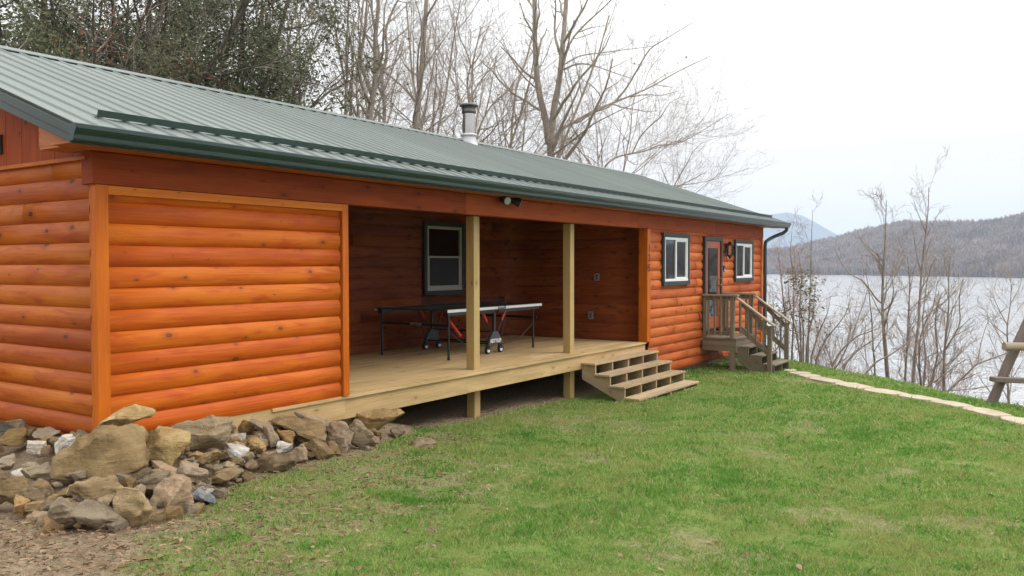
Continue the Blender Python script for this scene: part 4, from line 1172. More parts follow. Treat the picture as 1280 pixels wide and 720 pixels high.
while s < cum[-1]-.2:
    L = rng.uniform(.60, .95); m_ = s+L/2
    x, y = np.interp(m_, cum, pts[:,0]), np.interp(m_, cum, pts[:,1]); x2, y2 = np.interp(m_+.1, cum, pts[:,0]), np.interp(m_+.1, cum, pts[:,1])
    gap = .14 if i == 0 else .002; W = rng.uniform(.36, .44)
    o = flagstone(500+i, (x, y, gz(x, y)), math.atan2(y2-y, x2-x), L-gap, W)
    tag(o, 'pale flagstone nearest the foot of the entry stairs' if i == 0 else 'pale tan flagstone laid end to end in the path across the lawn', 'flagstone', 'flagstones of the garden path')
    s += L; i += 1
o = flagstone(590, (18.55, -1.80, gz(18.55,-1.80)), .3, .5, .28); tag(o, 'small pale flagstone directly below the bottom stair tread', 'flagstone', 'flagstones of the garden path')

# rustic leaning log frame at the edge of the lawn
B = np.array([14.9, -5.87, 0]); B[2] = gz(B[0], B[1]); fr = empty('rustic_log_stand', tuple(B), 'rustic leaning log frame with crossbars at the edge of the lawn', 'log stand')
dep = float((B-CAM)@_fw)
top = at_depth(1291, 385, dep+.05); apex = B+(top-B)*1.75
lv = np.array([math.cos(RZ), math.sin(RZ), 0])
def wobble(a, b, n, amp, r0, r1, k=10):
    pts = [a+(b-a)*i/n+np.array([rng.uniform(-amp,amp) for _ in range(3)])*(0 < i < n) for i in range(n+1)]
    m = MB(); m.tube(pts, [r0+(r1-r0)*i/n+rng.uniform(-.004,.004) for i in range(n+1)], k); return m
wobble(B-(apex-B)*.06, apex, 7, .012, .074, .060).build('leaning_post', 'old_log', fr)
B2 = B+lv*1.9; B2[2] = gz(B2[0], B2[1]); wobble(B2-(apex-B2)*.06, apex+(apex-B2)*.03-HF*.10, 7, .012, .074, .060).build('leaning_post', 'old_log', fr)
for (u, v), up_, nm, r0, mt in (((1255, 433), .012, 'crossbar', .066, 'weathered_cap'), ((1240, 474), -.03, 'crossbar', .05, 'old_log')):
    a = at_depth(u, v, dep-.16); b = a+lv*2.0+np.array([0,0,up_-.06])
    if mt == 'weathered_cap': m = wobble(a, b, 6, .008, r0, r0*.9, 12)
    else:
        m = MB(); m.bar(a, b, .17, .075)
    m.build(nm, mt, fr, .012 if mt == 'old_log' else 0)
# ================================================================== TREES
class Tree:
    """grows branches as tapered tubes; thick ones go to the trunk part, thin ones to the crown part"""
    def __init__(s, seed, levels=4, dens=(1.1, 1.6, 2.4, 3.2), ang=(28, 62), ratio=(.38, .62), trop=.10, wig=.10, rmin=.0032, split=.016, start=.28):
        s.r = random.Random(seed); s.n = np.random.default_rng(seed); s.levels=levels; s.dens=dens; s.ang=ang; s.ratio=ratio; s.trop=trop; s.wig=wig; s.rmin=rmin; s.split=split; s.start=start
        s.br = []; s.tips = []
    def path(s, p, d, L, r0, lev, r1=None):
        n = max(3, min(9, int(L/(.45 if lev < 2 else .22))+2)); pts = [np.array(p, float)]; d = np.array(d, float); st = L/n
        for i in range(n):
            d = d+s.n.normal(0, s.wig*(1.0+.35*lev), 3)+np.array([0, 0, s.trop*(1 if lev else .5)])*(.6 if lev else .3); d /= np.linalg.norm(d); pts.append(pts[-1]+d*st)
        r1 = max(s.rmin*.7, r0*.28) if r1 is None else r1
        s.branch(pts, list(np.linspace(r0, r1, n+1)), lev)
    def branch(s, pts, rad, lev, start=None):
        pts = [np.array(p, float) for p in pts]; s.br.append((pts, rad, lev))
        seg = [np.linalg.norm(b-a) for a, b in zip(pts[:-1], pts[1:])]; L = sum(seg); cum = np.r_[0, np.cumsum(seg)]
        s.tips.append((pts[-1], lev))
        if lev >= s.levels: return
        n = s.dens[min(lev, len(s.dens)-1)]*L; n = int(n)+(s.r.random() < n-int(n))
        if lev > 0: n = max(n, 2)
        st = s.start if lev == 0 else .15
        if start is not None: st = start
        for i in range(n):
            t = st+(1-st)*((i+s.r.random())/max(n, 1)); q = t*L; j = min(int(np.searchsorted(cum, q))-1, len(seg)-1); j = max(j, 0)
            f = (q-cum[j])/max(seg[j], 1e-6); p = pts[j]+(pts[j+1]-pts[j])*f; d = (pts[j+1]-pts[j])/max(seg[j], 1e-6); r = rad[j]+(rad[j+1]-rad[j])*f
            e = s.n.normal(0, 1, 3); e -= d*(e@d); e /= np.linalg.norm(e)
            a = R(s.r.uniform(*s.ang)); nd = d*math.cos(a)+e*math.sin(a)
            if nd[2] < -.25: nd[2] *= -.4; nd /= np.linalg.norm(nd)
            l = L*s.r.uniform(*s.ratio)*(1.12-.62*t) if lev == 0 else L*s.r.uniform(*s.ratio)*(1.1-.4*t)
            l = max(l, .22); rr = max(min(r*s.r.uniform(.42, .66), .03*l+.002), s.rmin)
            s.path(p, nd, l, rr, lev+1)
    def mesh(s, which):
        mb = ([], [], 0); V=[]; Fq=[]; Uv=0; base=0
        for pts, rad, lev in s.br:
            thick = rad[0] > s.split
            if thick != (which == 'trunk'): continue
            k = 9 if rad[0] > .07 else (6 if rad[0] > .025 else (4 if rad[0] > .009 else 3)); n = len(pts); P = np.array(pts); D = np.gradient(P, axis=0); D /= np.linalg.norm(D, axis=1)[:,None]+1e-9
            ref = np.array([0,0,1.]) if abs(D[0][2]) < .85 else np.array([1.,0,0]); A = np.cross(D, ref); A /= np.linalg.norm(A, axis=1)[:,None]+1e-9; B_ = np.cross(A, D)
            th = np.arange(k)*2*math.pi/k; rr = np.array(rad)
            if rad[0] > .05: rr = rr*(1+s.n.normal(0, .03, n))
            ring = P[:,None,:]+rr[:,None,None]*(A[:,None,:]*np.cos(th)[None,:,None]+B_[:,None,:]*np.sin(th)[None,:,None])
            V.append(ring.reshape(-1, 3)); i = np.arange(n-1)[:,None]*k; j = np.arange(k)[None,:]; j2 = (j+1)%k
            Fq.append((np.stack([i+j, i+k+j, i+k+j2, i+j2], -1).reshape(-1, 4)+base)); base += n*k
        if not V: return None
        V = np.concatenate(V); Fq = np.concatenate(Fq).astype(np.int32); me = bpy.data.meshes.new(which)
        me.vertices.add(len(V)); me.vertices.foreach_set('co', V.astype(np.float32).ravel()); me.loops.add(Fq.size); me.loops.foreach_set('vertex_index', Fq.ravel())
        me.polygons.add(len(Fq)); me.polygons.foreach_set('loop_start', np.arange(len(Fq), dtype=np.int32)*4); me.polygons.foreach_set('use_smooth', np.ones(len(Fq), bool)); me.update(calc_edges=True); return me
    def leaves(s, n_per, size, spread, minlev=2, keep=None, long=2.2, name='leaves', droop=.3):
        T = [t for t, l in s.tips if l >= minlev and (keep is None or keep(t))]
        if not T: return None
        T = np.repeat(np.array(T), n_per, 0); n = len(T); g = s.n
        c = T+g.normal(0, spread, (n, 3)); d = g.normal(0, 1, (n, 3)); d[:,2] = d[:,2]*.6-droop; d /= np.linalg.norm(d, axis=1)[:,None]
        e = np.cross(d, g.normal(0, 1, (n, 3))); e /= np.linalg.norm(e, axis=1)[:,None]; sz = size*g.uniform(.55, 1.25, n)[:,None]
        w = sz/long; nn = np.cross(d, e)*sz*.12
        co = np.stack([c, c+d*sz*.5+e*w*.5+nn, c+d*sz, c+d*sz*.5-e*w*.5+nn], 1)
        me = bpy.data.meshes.new(name); me.vertices.add(n*4); me.vertices.foreach_set('co', co.astype(np.float32).ravel()); me.loops.add(n*4); me.loops.foreach_set('vertex_index', np.arange(n*4, dtype=np.int32)); me.polygons.add(n); me.polygons.foreach_set('loop_start', np.arange(n, dtype=np.int32)*4); me.update(calc_edges=True); return me

def plant_tree(name, loc, label, T, bark='bark', twig='twig', group=None, cat='tree', leaf=None):
    o = empty(name, tuple(loc), label, cat, group)
    for which, m in (('trunk', bark), ('crown', twig)):
        me = T.mesh(which)
        if me: me.materials.append(MAT[m]); link(which, me, o)
    for me, m in (leaf or []):
        if me: me.materials.append(MAT[m]); link('leaves', me, o)
    return o
def px_path(pts, dep, base, dd=None, sub=3):
    """photo points at a depth -> smooth polyline relative to the tree's foot"""
    P = []
    for i, (u, v) in enumerate(pts):
        P.append(at_depth(u, v, dep+(dd[i] if dd else 0))-base)
    out = []
    for i in range(len(P)-1):
        a, b = P[i], P[i+1]; pa = P[i-1] if i else 2*a-b; pb = P[i+2] if i+2 < len(P) else 2*b-a
        for t in np.arange(sub)/sub:
            out.append(.5*((2*a)+(b-pa)*t+(2*pa-5*a+4*b-pb)*t*t+(3*a-pa-3*b+pb)*t**3))
    out.append(P[-1]); return out
def down_to_ground(u, v, dep):
    p = at_depth(u, v, dep); return np.array([p[0], p[1], gz(p[0], p[1])-.05])
def behind(u, dep):
    """keep a trunk clear of the cabin"""
    r = ray(u, 330); return max(dep, min((9.4-CAM[1])/r[1], (24.4-CAM[0])/r[0])) if u < 980 else dep
def hero(name, label, stems, dep, seed, levels=4, group=None, bark='bark', twig='twig', foot=None, leaf=None, **kw):
    """stems: (photo points from the bottom up, radius px at the bottom, at the top, depth offsets or None)"""
    T = Tree(seed, levels=levels, **kw)
    u, v = stems[0][0][0]; dep = behind(u, dep)
    base = down_to_ground(u, v, dep) if foot is None else np.array(foot)
    for i, st in enumerate(stems):
        pts, r0, r1 = st[:3]; dd = st[3] if len(st) > 3 else None
        P = px_path(pts, dep, base, dd)
        if i == 0 or (len(st) > 4 and st[4]):
            g = gz(*(P[0]+base)[:2])-.05-base[2]
            if P[0][2]-g > .3:
                n = max(2, int((P[0][2]-g)/.7)); P = [np.array([P[0][0], P[0][1], g+(P[0][2]-g)*k/n]) for k in range(n)]+P
        s0, s1 = r0/F_PX*dep, r1/F_PX*dep
        if name == 'bank_tree': s0 *= .85; s1 *= .7
        lev = 0 if i == 0 or (len(st) > 4 and st[4]) else 1
        rad = list(np.linspace(s0*(1.12 if lev == 0 else 1), s1, len(P)))
        T.branch(P, rad, lev, start=.35 if lev == 0 else .12)
    lf = leaf(T) if leaf else None
    return plant_tree(name, base, label, T, bark, twig, group, leaf=lf)
WG = 'bare trees in the woods behind the cabin'
kw_big = dict(dens=(.8, 1.7, 2.6, 3.4), ratio=(.17, .34), trop=.10, wig=.09)
brown_few = lambda n, sp=.25, kp=None: (lambda T: [(T.leaves(n, .09, sp, 3, kp, 1.6), 'leaf_brown')])
# --- trees rising behind the roof, left to right
hero('bare_tree', 'twin-trunked bare tree with long limbs sweeping right over the roof', [
    ([(690,205),(688,180),(692,140),(700,95),(704,50),(708,0),(712,-60),(716,-140)], 5.4, 2.0),
    ([(686,180),(682,150),(673,110),(669,60),(668,0),(665,-70),(662,-140)], 4.8, 1.6),
    ([(688,178),(705,160),(740,140),(770,127),(795,117),(818,106),(850,88),(888,70)], 2.3, .5, [0,.1,.4,.8,1.0,1.2,1.6,2.0]),
    ([(768,128),(783,110),(796,88),(812,62),(830,50),(866,28)], 1.5, .4, [.8,.7,.6,.4,.2,0]),
    ([(702,88),(722,80),(742,82),(765,90),(792,99)], 1.3, .35, [0,-.2,-.5,-.8,-1]),
    ([(703,82),(725,70),(752,66),(782,62),(815,58)], 1.2, .35, [0,.3,.6,1,1.4]),
    ([(700,95),(712,55),(728,34),(745,18),(762,2),(790,-30)], 1.8, .6, [0,-.2,-.3,-.4,-.5,-.7]),
    ([(688,196),(705,184),(725,168),(742,155),(775,138),(812,120)], 1.5, .35, [0,-.4,-.9,-1.3,-1.8,-2.2]),
    ([(672,112),(655,96),(640,75),(628,55),(612,40)], 1.1, .3, [0,.3,.5,.7,1])],
    22, 101, 4, WG, **kw_big, leaf=brown_few(1, .3, lambda t: (hash((round(t[0],2), round(t[2],2))) % 17) == 0))
hero('bare_tree', 'low bare tree with a curved limb reaching right at the far end of the roof', [
    ([(752,222),(758,206),(772,196),(790,192),(808,188),(823,182),(850,178),(880,162),(912,142)], 1.7, .4, [0,0,.2,.4,.5,.6,.9,1.2,1.6]),
    ([(790,192),(800,172),(812,158),(826,146),(838,128),(856,120)], 1.0, .3, [.4,.2,0,-.2,-.4,-.6])], 24, 102, 4, WG, dens=(1.6, 2.0, 2.8, 3.4), ratio=(.30,.5), foot=None)
hero('bare_tree', 'dark slim bare tree behind the far part of the roof beside the curved limb', [([(779,216),(783,190),(788,165),(790,140),(794,118),(797,95)], 1.2, .4)], 23, 103, 4, WG, dens=(1.5, 2.0, 2.8), ang=(25,48))
hero('bare_tree', 'thin forked bare tree just right of the sweeping double trunk', [([(748,212),(747,190),(746,168),(743,140),(739,115)], 1.1, .35), ([(748,200),(754,180),(763,160),(766,138)], .8, .3)], 23, 104, 4, WG, dens=(1.5,2,2.8), ang=(25,48))
hero('bare_tree', 'bushy low bare tree at the right tip of the roof ridge', [([(836,248),(846,226),(858,206),(866,190),(878,178)], 1.2, .35), ([(840,240),(832,222),(826,208)], .8, .3), ([(842,236),(866,224),(884,214)], .8, .3)], 26, 105, 4, WG, dens=(2.2,2.6,3.0), ang=(25,55))
hero('bare_tree', 'tall straight bare tree between the flue pipe and the three-stemmed tree', [([(517,180),(520,150),(525,110),(528,70),(531,30),(533,0),(536,-70),(540,-150)], 4.4, 1.7), ([(526,95),(540,70),(556,48),(575,20)], 1.2, .3)], 21, 106, 4, WG, **kw_big)
hero('bare_tree', 'three-stemmed bare tree rising behind the roof left of the flue pipe', [
    ([(459,170),(462,145),(467,115),(470,85),(469,50),(472,20),(474,-20),(476,-100)], 5.0, 1.7), ([(466,122),(458,100),(451,78),(455,45),(458,10),(462,-50)], 2.8, 1.0), ([(468,112),(478,90),(484,65),(482,40),(490,15),(502,-8),(520,-40)], 2.6, .9), ([(461,150),(449,128),(440,112),(432,92)], 1.5, .5)],
    21.5, 107, 4, WG, **kw_big)
hero('bare_tree', 'slim bare tree with a few brown leaves left of the three-stemmed tree', [([(432,160),(432,130),(434,95),(433,60),(435,25),(436,-20),(438,-90)], 2.3, .9), ([(450,160),(447,130),(446,95),(449,60),(452,25),(456,-20)], 2.2, .8, [0,0,.2,.3,.4,.5], True)], 21, 108, 4, WG, dens=(1.2,1.8,2.6), leaf=brown_few(1, .22, lambda t: (hash((round(t[0],2), round(t[2],2))) % 9) == 0))
hero('bare_tree', 'crooked bare tree whose trunk forks low right above the flue cap', [([(586,180),(587,150),(586,125),(584,100),(588,82),(582,62),(574,45),(570,20)], 1.9, .6), ([(586,128),(596,108),(608,92),(622,76),(636,62)], 1.1, .35), ([(588,85),(600,68),(604,50),(612,30)], .9, .3)], 22.5, 109, 4, WG, dens=(1.4,2,2.8))
hero('bare_tree', 'bare tree leaning right past the flue pipe with a bent trunk', [([(592,188),(598,165),(606,145),(618,128),(634,114),(646,98),(660,84)], 1.8, .5), ([(606,145),(612,120),(616,95),(620,70)], 1.0, .35)], 21, 110, 4, WG, dens=(1.6,2.2,2.8))
hero('bare_tree', 'slender bare tree leaning right between the straight tree and the flue pipe', [([(545,178),(550,150),(557,120),(562,85),(567,50),(573,15),(580,-30)], 1.9, .6), ([(535,172),(541,150),(550,130),(548,108)], 1.2, .4)], 22, 111, 4, WG, dens=(1.3,2,2.8))
hero('bare_tree', 'pair of thin bare stems leaning right at the edge of the evergreen wood', [([(338,135),(347,105),(357,70),(364,35),(372,0),(382,-50)], 1.7, .7), ([(377,150),(375,118),(373,92),(369,62),(374,38),(386,14),(398,-14)], 2.0, .7, [0,.1,.2,.3,.4,.5,.6], True), ([(380,108),(392,104),(408,110),(420,120),(430,132)], 1.0, .5)], 20, 112, 4, WG, dens=(1.2,1.8,2.6), leaf=lambda T: [(T.leaves(4, .12, .25, 2, lambda t: t[2] < 5.6, 2.2), 'leaf_green')])
for i, (u, h, dp) in enumerate([(478,14,28),(508,12,27),(572,10,28),(612,12,32),(622,9,27),(640,12,30),(655,13,33),(711,7,30),(420,13,30),(404,11,28),(388,14,33)]):
    if i < 7:
        T = Tree(200+i, 4, dens=(1.0, 1.4, 2.0, 2.8), ang=(18, 45), ratio=(.28, .48), trop=.16, start=.30)
        T.path((0,0,-.1), (rng.uniform(-.08,.08), rng.uniform(-.08,.08), 1), h, .013*h*.55, 0)
        b = down_to_ground(u, 190, behind(u, dp)); o = plant_tree('bare_tree', b, 'slender bare tree among many alike in the woods behind the roof', T, 'bark', 'twig', WG)
        if i == 0: small = []
        small.append((o, h))
    else:
        q, h0 = small[i % 7]; b = down_to_ground(u, 190, behind(u, dp)+rng.uniform(0, 4)); o = copy_tree(q); o.location = b; o.rotation_euler = (0,0,rng.uniform(0,6.28)); s_ = h/h0*rng.uniform(.9,1.1); o.scale = (s_, s_, s_)
# --- the dark wood at the left: trunks, evergreen crowns and a rusty-leaved tree
for i, (u, v, r, u2, dp, lab) in enumerate([(52,108,5.6,55,17,'thickest dark trunk at the left of the evergreen wood'),(69,112,2.6,64,19,'dark trunk beside the thickest trunk of the evergreen wood'),(139,125,2.6,141,18,'straight dark trunk against the bright gap in the evergreen wood'),(152,125,2.4,160,21,'pale trunk in the bright gap of the evergreen wood'),(182,128,4.6,186,18.5,'stout dark trunk at the middle of the evergreen wood'),(206,128,3.0,200,22,'trunk half hidden by leaves right of the stout dark trunk'),(292,135,2.4,305,20,'trunk behind the rusty leaves'),(302,135,3.2,302,22,'stout trunk just right of the rusty leaves'),(326,138,2.2,328,21,'slim trunk at the right edge of the evergreen wood'),(110,118,1.7,128,19,'thin trunk leaning right in the evergreen wood'),(88,112,1.7,112,20,'thin sloping trunk left of the bright gap')]):
    hero('bare_tree', lab, [([(u,v+14),(u+(u2-u)*.2,v-12),(u+(u2-u)*.5+1.5,v*.5),(u2,0),(u2+(u2-u)*.5,-90),(u2+(u2-u)*.6,-170)], r, r*.45)], dp, 400+i, 3, 'trunks in the dark wood', bark='bark_dark', dens=(.8,1.4,2.0), start=.3)
def evergreen(seed, h, mat, n_per, size, spread, lev=3):
    T = Tree(seed, lev, dens=(2.0, 2.2, 2.4), ang=(40, 80), ratio=(.30, .46), trop=.05, start=.10, rmin=.005)
    T.path((0,0,-.1), (rng.uniform(-.1,.1), rng.uniform(-.1,.1), 1), h, .012*h, 0)
    return T, [(T.leaves(n_per, size, spread, 2, None, 2.6), mat)]
EG = []
LBL = ['dark green broadleaf evergreen tree in the wood behind the left of the roof', 'olive green evergreen tree in the wood behind the left of the roof', 'mid green loose evergreen tree in the wood behind the left of the roof']
for i, (h, mat) in enumerate(((8.5,'leaf_green'),(7.5,'leaf_olive'),(9.5,'leaf_green'))):
    T, lf = evergreen(430+i, h, mat, (40,40,34)[i], .105, .18); EG.append((T, lf, h))
spots = [(-60,14.5,0),(10,15.5,2),(35,17.5,1),(85,16,0),(118,19,1),(170,16.5,2),(215,17,0),(250,18.5,1),(285,17.5,0),(-20,19,1),(60,21,2),(130,17,0),(240,22,2),(195,20,1),(320,20,0),(-120,17,2),(15,12.8,1),(100,14.2,1),(225,15.2,1),(270,15.8,0),(160,14.6,0),(-190,18,0)]
made = {}
for u, dp, k_ in spots:
    b = down_to_ground(u, 130, behind(u, dp)+(rng.uniform(1, 3.5) if dp > 15.5 else .8))
    if k_ not in made:
        T, lf, h = EG[k_]; o = plant_tree('evergreen_tree', b, LBL[k_], T, 'bark_dark', 'twig', 'evergreen trees behind the cabin', leaf=lf); made[k_] = o
    else:
        o = copy_tree(made[k_]); o.location = b
    s_ = rng.uniform(.85, 1.2); o.scale = (s_, s_, s_*(.80 if dp < 16 else 1)); o.rotation_euler = (0, 0, rng.uniform(0, 6.28))
T = Tree(460, 3, dens=(1.5,2.0,2.4), ang=(40,75), ratio=(.36,.55), trop=.04, start=.35); T.path((0,0,-.1), (.05,-.05,1), 7.0, .07, 0)
plant_tree('rusty_tree', down_to_ground(272,125,behind(272,16.5)), 'small tree with rusty red-brown leaves in front of the evergreens', T, 'bark_dark', 'twig', None, leaf=[(T.leaves(7,.10,.16,2,lambda t: t[2] > 3.2,1.7),'leaf_rust')])
T = Tree(461, 3, dens=(1.3,1.8,2.2), ang=(40,75), ratio=(.30,.5), trop=.04, start=.45); T.path((0,0,-.1), (.05,-.05,1), 6.5, .06, 0)
plant_tree('rusty_tree', down_to_ground(30,105,behind(30,15)), 'small rusty-leaved tree near the left picture edge among evergreens', T, 'bark_dark', 'twig', None, leaf=[(T.leaves(4,.10,.16,2,lambda t: t[2] > 3.4,1.7),'leaf_rust')])

# --- trees on the bank between lawn and lake
BG = 'bare trees on the lake bank'
kb = dict(dens=(3.0, 3.6, 4.4, 4.6), ratio=(.18, .36), trop=.10, wig=.085, rmin=.0042, split=.016, ang=(22, 55))
def bank(label, stems, dep, seed, levels=4, **kw):
    q = dict(kb); q.update(kw); return hero('bank_tree', label, stems, dep, seed, levels, BG, 'bark_bank', q.pop('twig', 'twig'), **q)
bank('bare bank tree with one limb bending far left and one curling right', [([(1110,478),(1107,440),(1104,405),(1103,375),(1104,342),(1106,310),(1107,280),(1108,250)], 3.0, .5), ([(1104,380),(1096,374),(1086,360),(1077,350),(1062,342),(1050,326),(1042,308)], 1.5, .35, [0,.2,.4,.6,.8,1,1.2]), ([(1104,388),(1112,382),(1117,366),(1115,346),(1118,325)], 1.2, .35, [0,-.2,-.4,-.5,-.6]), ([(1104,345),(1112,335),(1124,330)], .8, .3)], 23, 601)
bank('tallest bare bank tree with a rounded twiggy top', [([(1141,482),(1144,440),(1148,405),(1150,370),(1152,340),(1156,300),(1160,265),(1161,234)], 2.5, .5), ([(1152,342),(1146,320),(1143,300),(1140,280)], 1.0, .3), ([(1156,300),(1166,280),(1176,262)], .8, .3), ([(1157,290),(1148,268),(1142,250)], .8, .3)], 25, 602, dens=(1.6,2.6,3.4,4.2))
bank('slim straight bank tree left of the tallest one', [([(1131,480),(1134,430),(1136,385),(1137,355),(1134,320)], 1.8, .5)], 23, 603)
bank('bank tree with a wavy trunk crossing behind the tallest one', [([(1152,486),(1149,455),(1150,425),(1158,400),(1166,385),(1172,352)], 1.7, .5), ([(1152,420),(1168,405),(1180,382)], .9, .3)], 22, 604)
bank('forked bank tree with two upright stems near the fallen limb', [([(1180,490),(1180,460),(1181,435),(1184,405),(1186,380),(1186,345),(1188,320)], 2.3, .5), ([(1181,438),(1192,420),(1200,402),(1199,375),(1203,350)], 1.4, .4, [0,-.1,-.2,-.3,-.4]), ([(1186,345),(1181,330),(1182,318)], .8, .3)], 21, 605)
bank('bank tree leaning right with a kinked trunk before the forked one', [([(1161,489),(1168,462),(1172,440),(1169,410),(1171,385),(1178,365)], 1.8, .5), ([(1171,440),(1156,448),(1146,456)], 1.0, .4)], 21.5, 606)
bank('low limb leaning right over the bank with upright shoots', [([(1184,490),(1196,478),(1210,466),(1220,456),(1240,448),(1262,440)], 2.1, .6), ([(1222,455),(1226,430),(1232,410),(1238,395)], .9, .3), ([(1186,488),(1215,486),(1245,482),(1268,490)], 1.0, .4)], 19, 607, ang=(35,80), trop=.14)
bank('bank tree at the right picture edge with spreading twigs', [([(1262,520),(1260,480),(1260,440),(1259,410),(1263,380),(1264,355)], 1.8, .4), ([(1260,408),(1248,385),(1240,366)], .9, .3), ([(1259,420),(1244,408),(1230,396)], .8, .3), ([(1263,380),(1274,360),(1279,340)], .7, .3)], 21, 608)
bank('limb arching right from the bank, left of the one with the bending limb', [([(1040,458),(1050,440),(1060,430),(1072,420),(1086,415),(1104,408)], 1.6, .5), ([(1060,430),(1064,405),(1060,380)], .7, .3)], 20, 609)
bank('second limb leaning right low on the bank', [([(1054,462),(1062,448),(1076,435),(1090,426),(1102,415)], 1.7, .5), ([(1076,435),(1082,412),(1078,392)], .7, .3)], 19.5, 610)
bank('third leaning limb lowest on the bank', [([(1081,468),(1096,452),(1112,444),(1128,433),(1140,424)], 1.5, .5)], 19.5, 611)
bank('thin upright bank tree rising highest near the downspout', [([(1010,450),(1011,405),(1013,360),(1014,310),(1016,262)], 1.4, .35)], 25, 612, dens=(2.0,2.0,3.0), ratio=(.12,.24))
bank('clump of many thin stems beside the entry stairs', [([(1008,446),(1010,420),(1016,395),(1018,370),(1020,350)], 1.6, .4), ([(1000,446),(996,420),(990,395),(986,370),(985,340)], 1.4, .4, None, True), ([(1014,446),(1024,415),(1034,392),(1038,372)], 1.3, .4, None, True), ([(1020,450),(1032,425),(1048,405),(1058,390),(1064,372)], 1.3, .4, None, True), ([(1004,446),(1004,410),(1000,380),(1002,345),(998,315)], 1.5, .4, None, True)], 23, 613, twig='twig_red', dens=(2.6,3.2,3.8,4.2), ratio=(.16,.34))
bank('reddish twiggy bush tree just past the cabin corner', [([(984,440),(982,400),(978,365),(975,335),(972,310)], 1.4, .4), ([(975,440),(968,400),(966,365)], 1.2, .4, None, True), ([(990,440),(992,395),(992,350),(988,315),(990,290)], 1.4, .4, None, True)], 26, 614, twig='twig_red', dens=(2.8,3.2,3.8,4.2), ratio=(.16,.34))
for i, (u, h, dp) in enumerate([(1028,4.5,26),(1046,4.2,27),(1066,4.6,29),(1090,4.5,27),(1122,4.4,28),(1200,4.8,27),(1214,4.0,26),(1232,4.4,28),(1248,4.2,25),(1276,4.6,24),(1310,6,22),(1360,6.5,20),(956,6,30),(1172,4.6,29),(1098,3.2,22),(1150,3.0,21)]):
    if i < 4:
        T = Tree(640+i, 4, dens=(2.2,2.6,3.2,3.6), ang=(20,50), ratio=(.26,.46), trop=.14, start=.2); T.path((0,0,-.1), (rng.uniform(-.2,.2), rng.uniform(-.2,.2), 1), h*.8, .030, 0)
        b = down_to_ground(u, 480, dp); o = plant_tree('bank_tree', b, 'thin bare sapling among several alike on the lake bank', T, 'bark_bank', 'twig', BG)
        if i == 0: sap = []
        sap.append(o)
    else:
        o = copy_tree(sap[i % 4]); o.location = down_to_ground(u, 480, dp); o.rotation_euler = (0,0,rng.uniform(0,6.28)); s_ = rng.uniform(.8,1.15); o.scale = (s_,s_,s_)
# fine brush along the top of the bank
br_ = []
for i in range(20):
    u = rng.uniform(975, 1330); dp = rng.uniform(23, 27) if u < 1150 else rng.uniform(20.5, 25)
    if i < 4:
        T = Tree(700+i, 3, dens=(3.2,4.2,4.6), ang=(18,50), ratio=(.34,.6), trop=.14, start=.1, rmin=.0040, split=.012)
        for q in range(5): T.path((rng.uniform(-.35,.35), rng.uniform(-.35,.35), -.1), (rng.uniform(-.55,.55), rng.uniform(-.55,.55), 1), rng.uniform(1.3,2.3), .010, 0)
        b = down_to_ground(u, 480, dp); o = plant_tree('brush', b, 'fine leafless brush among other brush along the top of the lake bank', T, 'bark_bank', 'twig_red' if i % 2 else 'twig', 'brush along the lake bank', 'brush'); br_.append(o)
    else:
        o = copy_tree(br_[i % 4]); o.location = down_to_ground(u, 480, dp); o.rotation_euler = (0,0,rng.uniform(0,6.28)); s_ = rng.uniform(.8,1.35); o.scale = (s_,s_,s_)
# leafy shrub past the stairs and a grass tuft under the landing
T = Tree(680, 3, dens=(3.0,3.0,3.0), ang=(35,75), ratio=(.4,.6), start=.1, rmin=.004); T.path((0,0,-.1), (.1,0,1), 2.6, .03, 0)
plant_tree('rhododendron_bush', down_to_ground(1002, 450, 22.5), 'small leafy evergreen shrub behind the entry stairs', T, 'bark_bank', 'twig', None, 'shrub', [(T.leaves(7,.11,.12,2,None,2.4),'leaf_olive')])
T = Tree(681, 3, dens=(6,6,5), ang=(40,80), ratio=(.5,.8), start=.05, rmin=.003); 
for q in range(5): T.path((rng.uniform(-.1,.1),rng.uniform(-.1,.1),0), (rng.uniform(-.5,.5),rng.uniform(-.5,.5),1), .30, .006, 1)
plant_tree('green_bush', (18.35, -.62, gz(18.35,-.62)), 'small round green plant growing under the entry landing', T, 'bark_bank', 'twig', None, 'shrub', [(T.leaves(5,.05,.03,2,None,2.4),'leaf_green')])
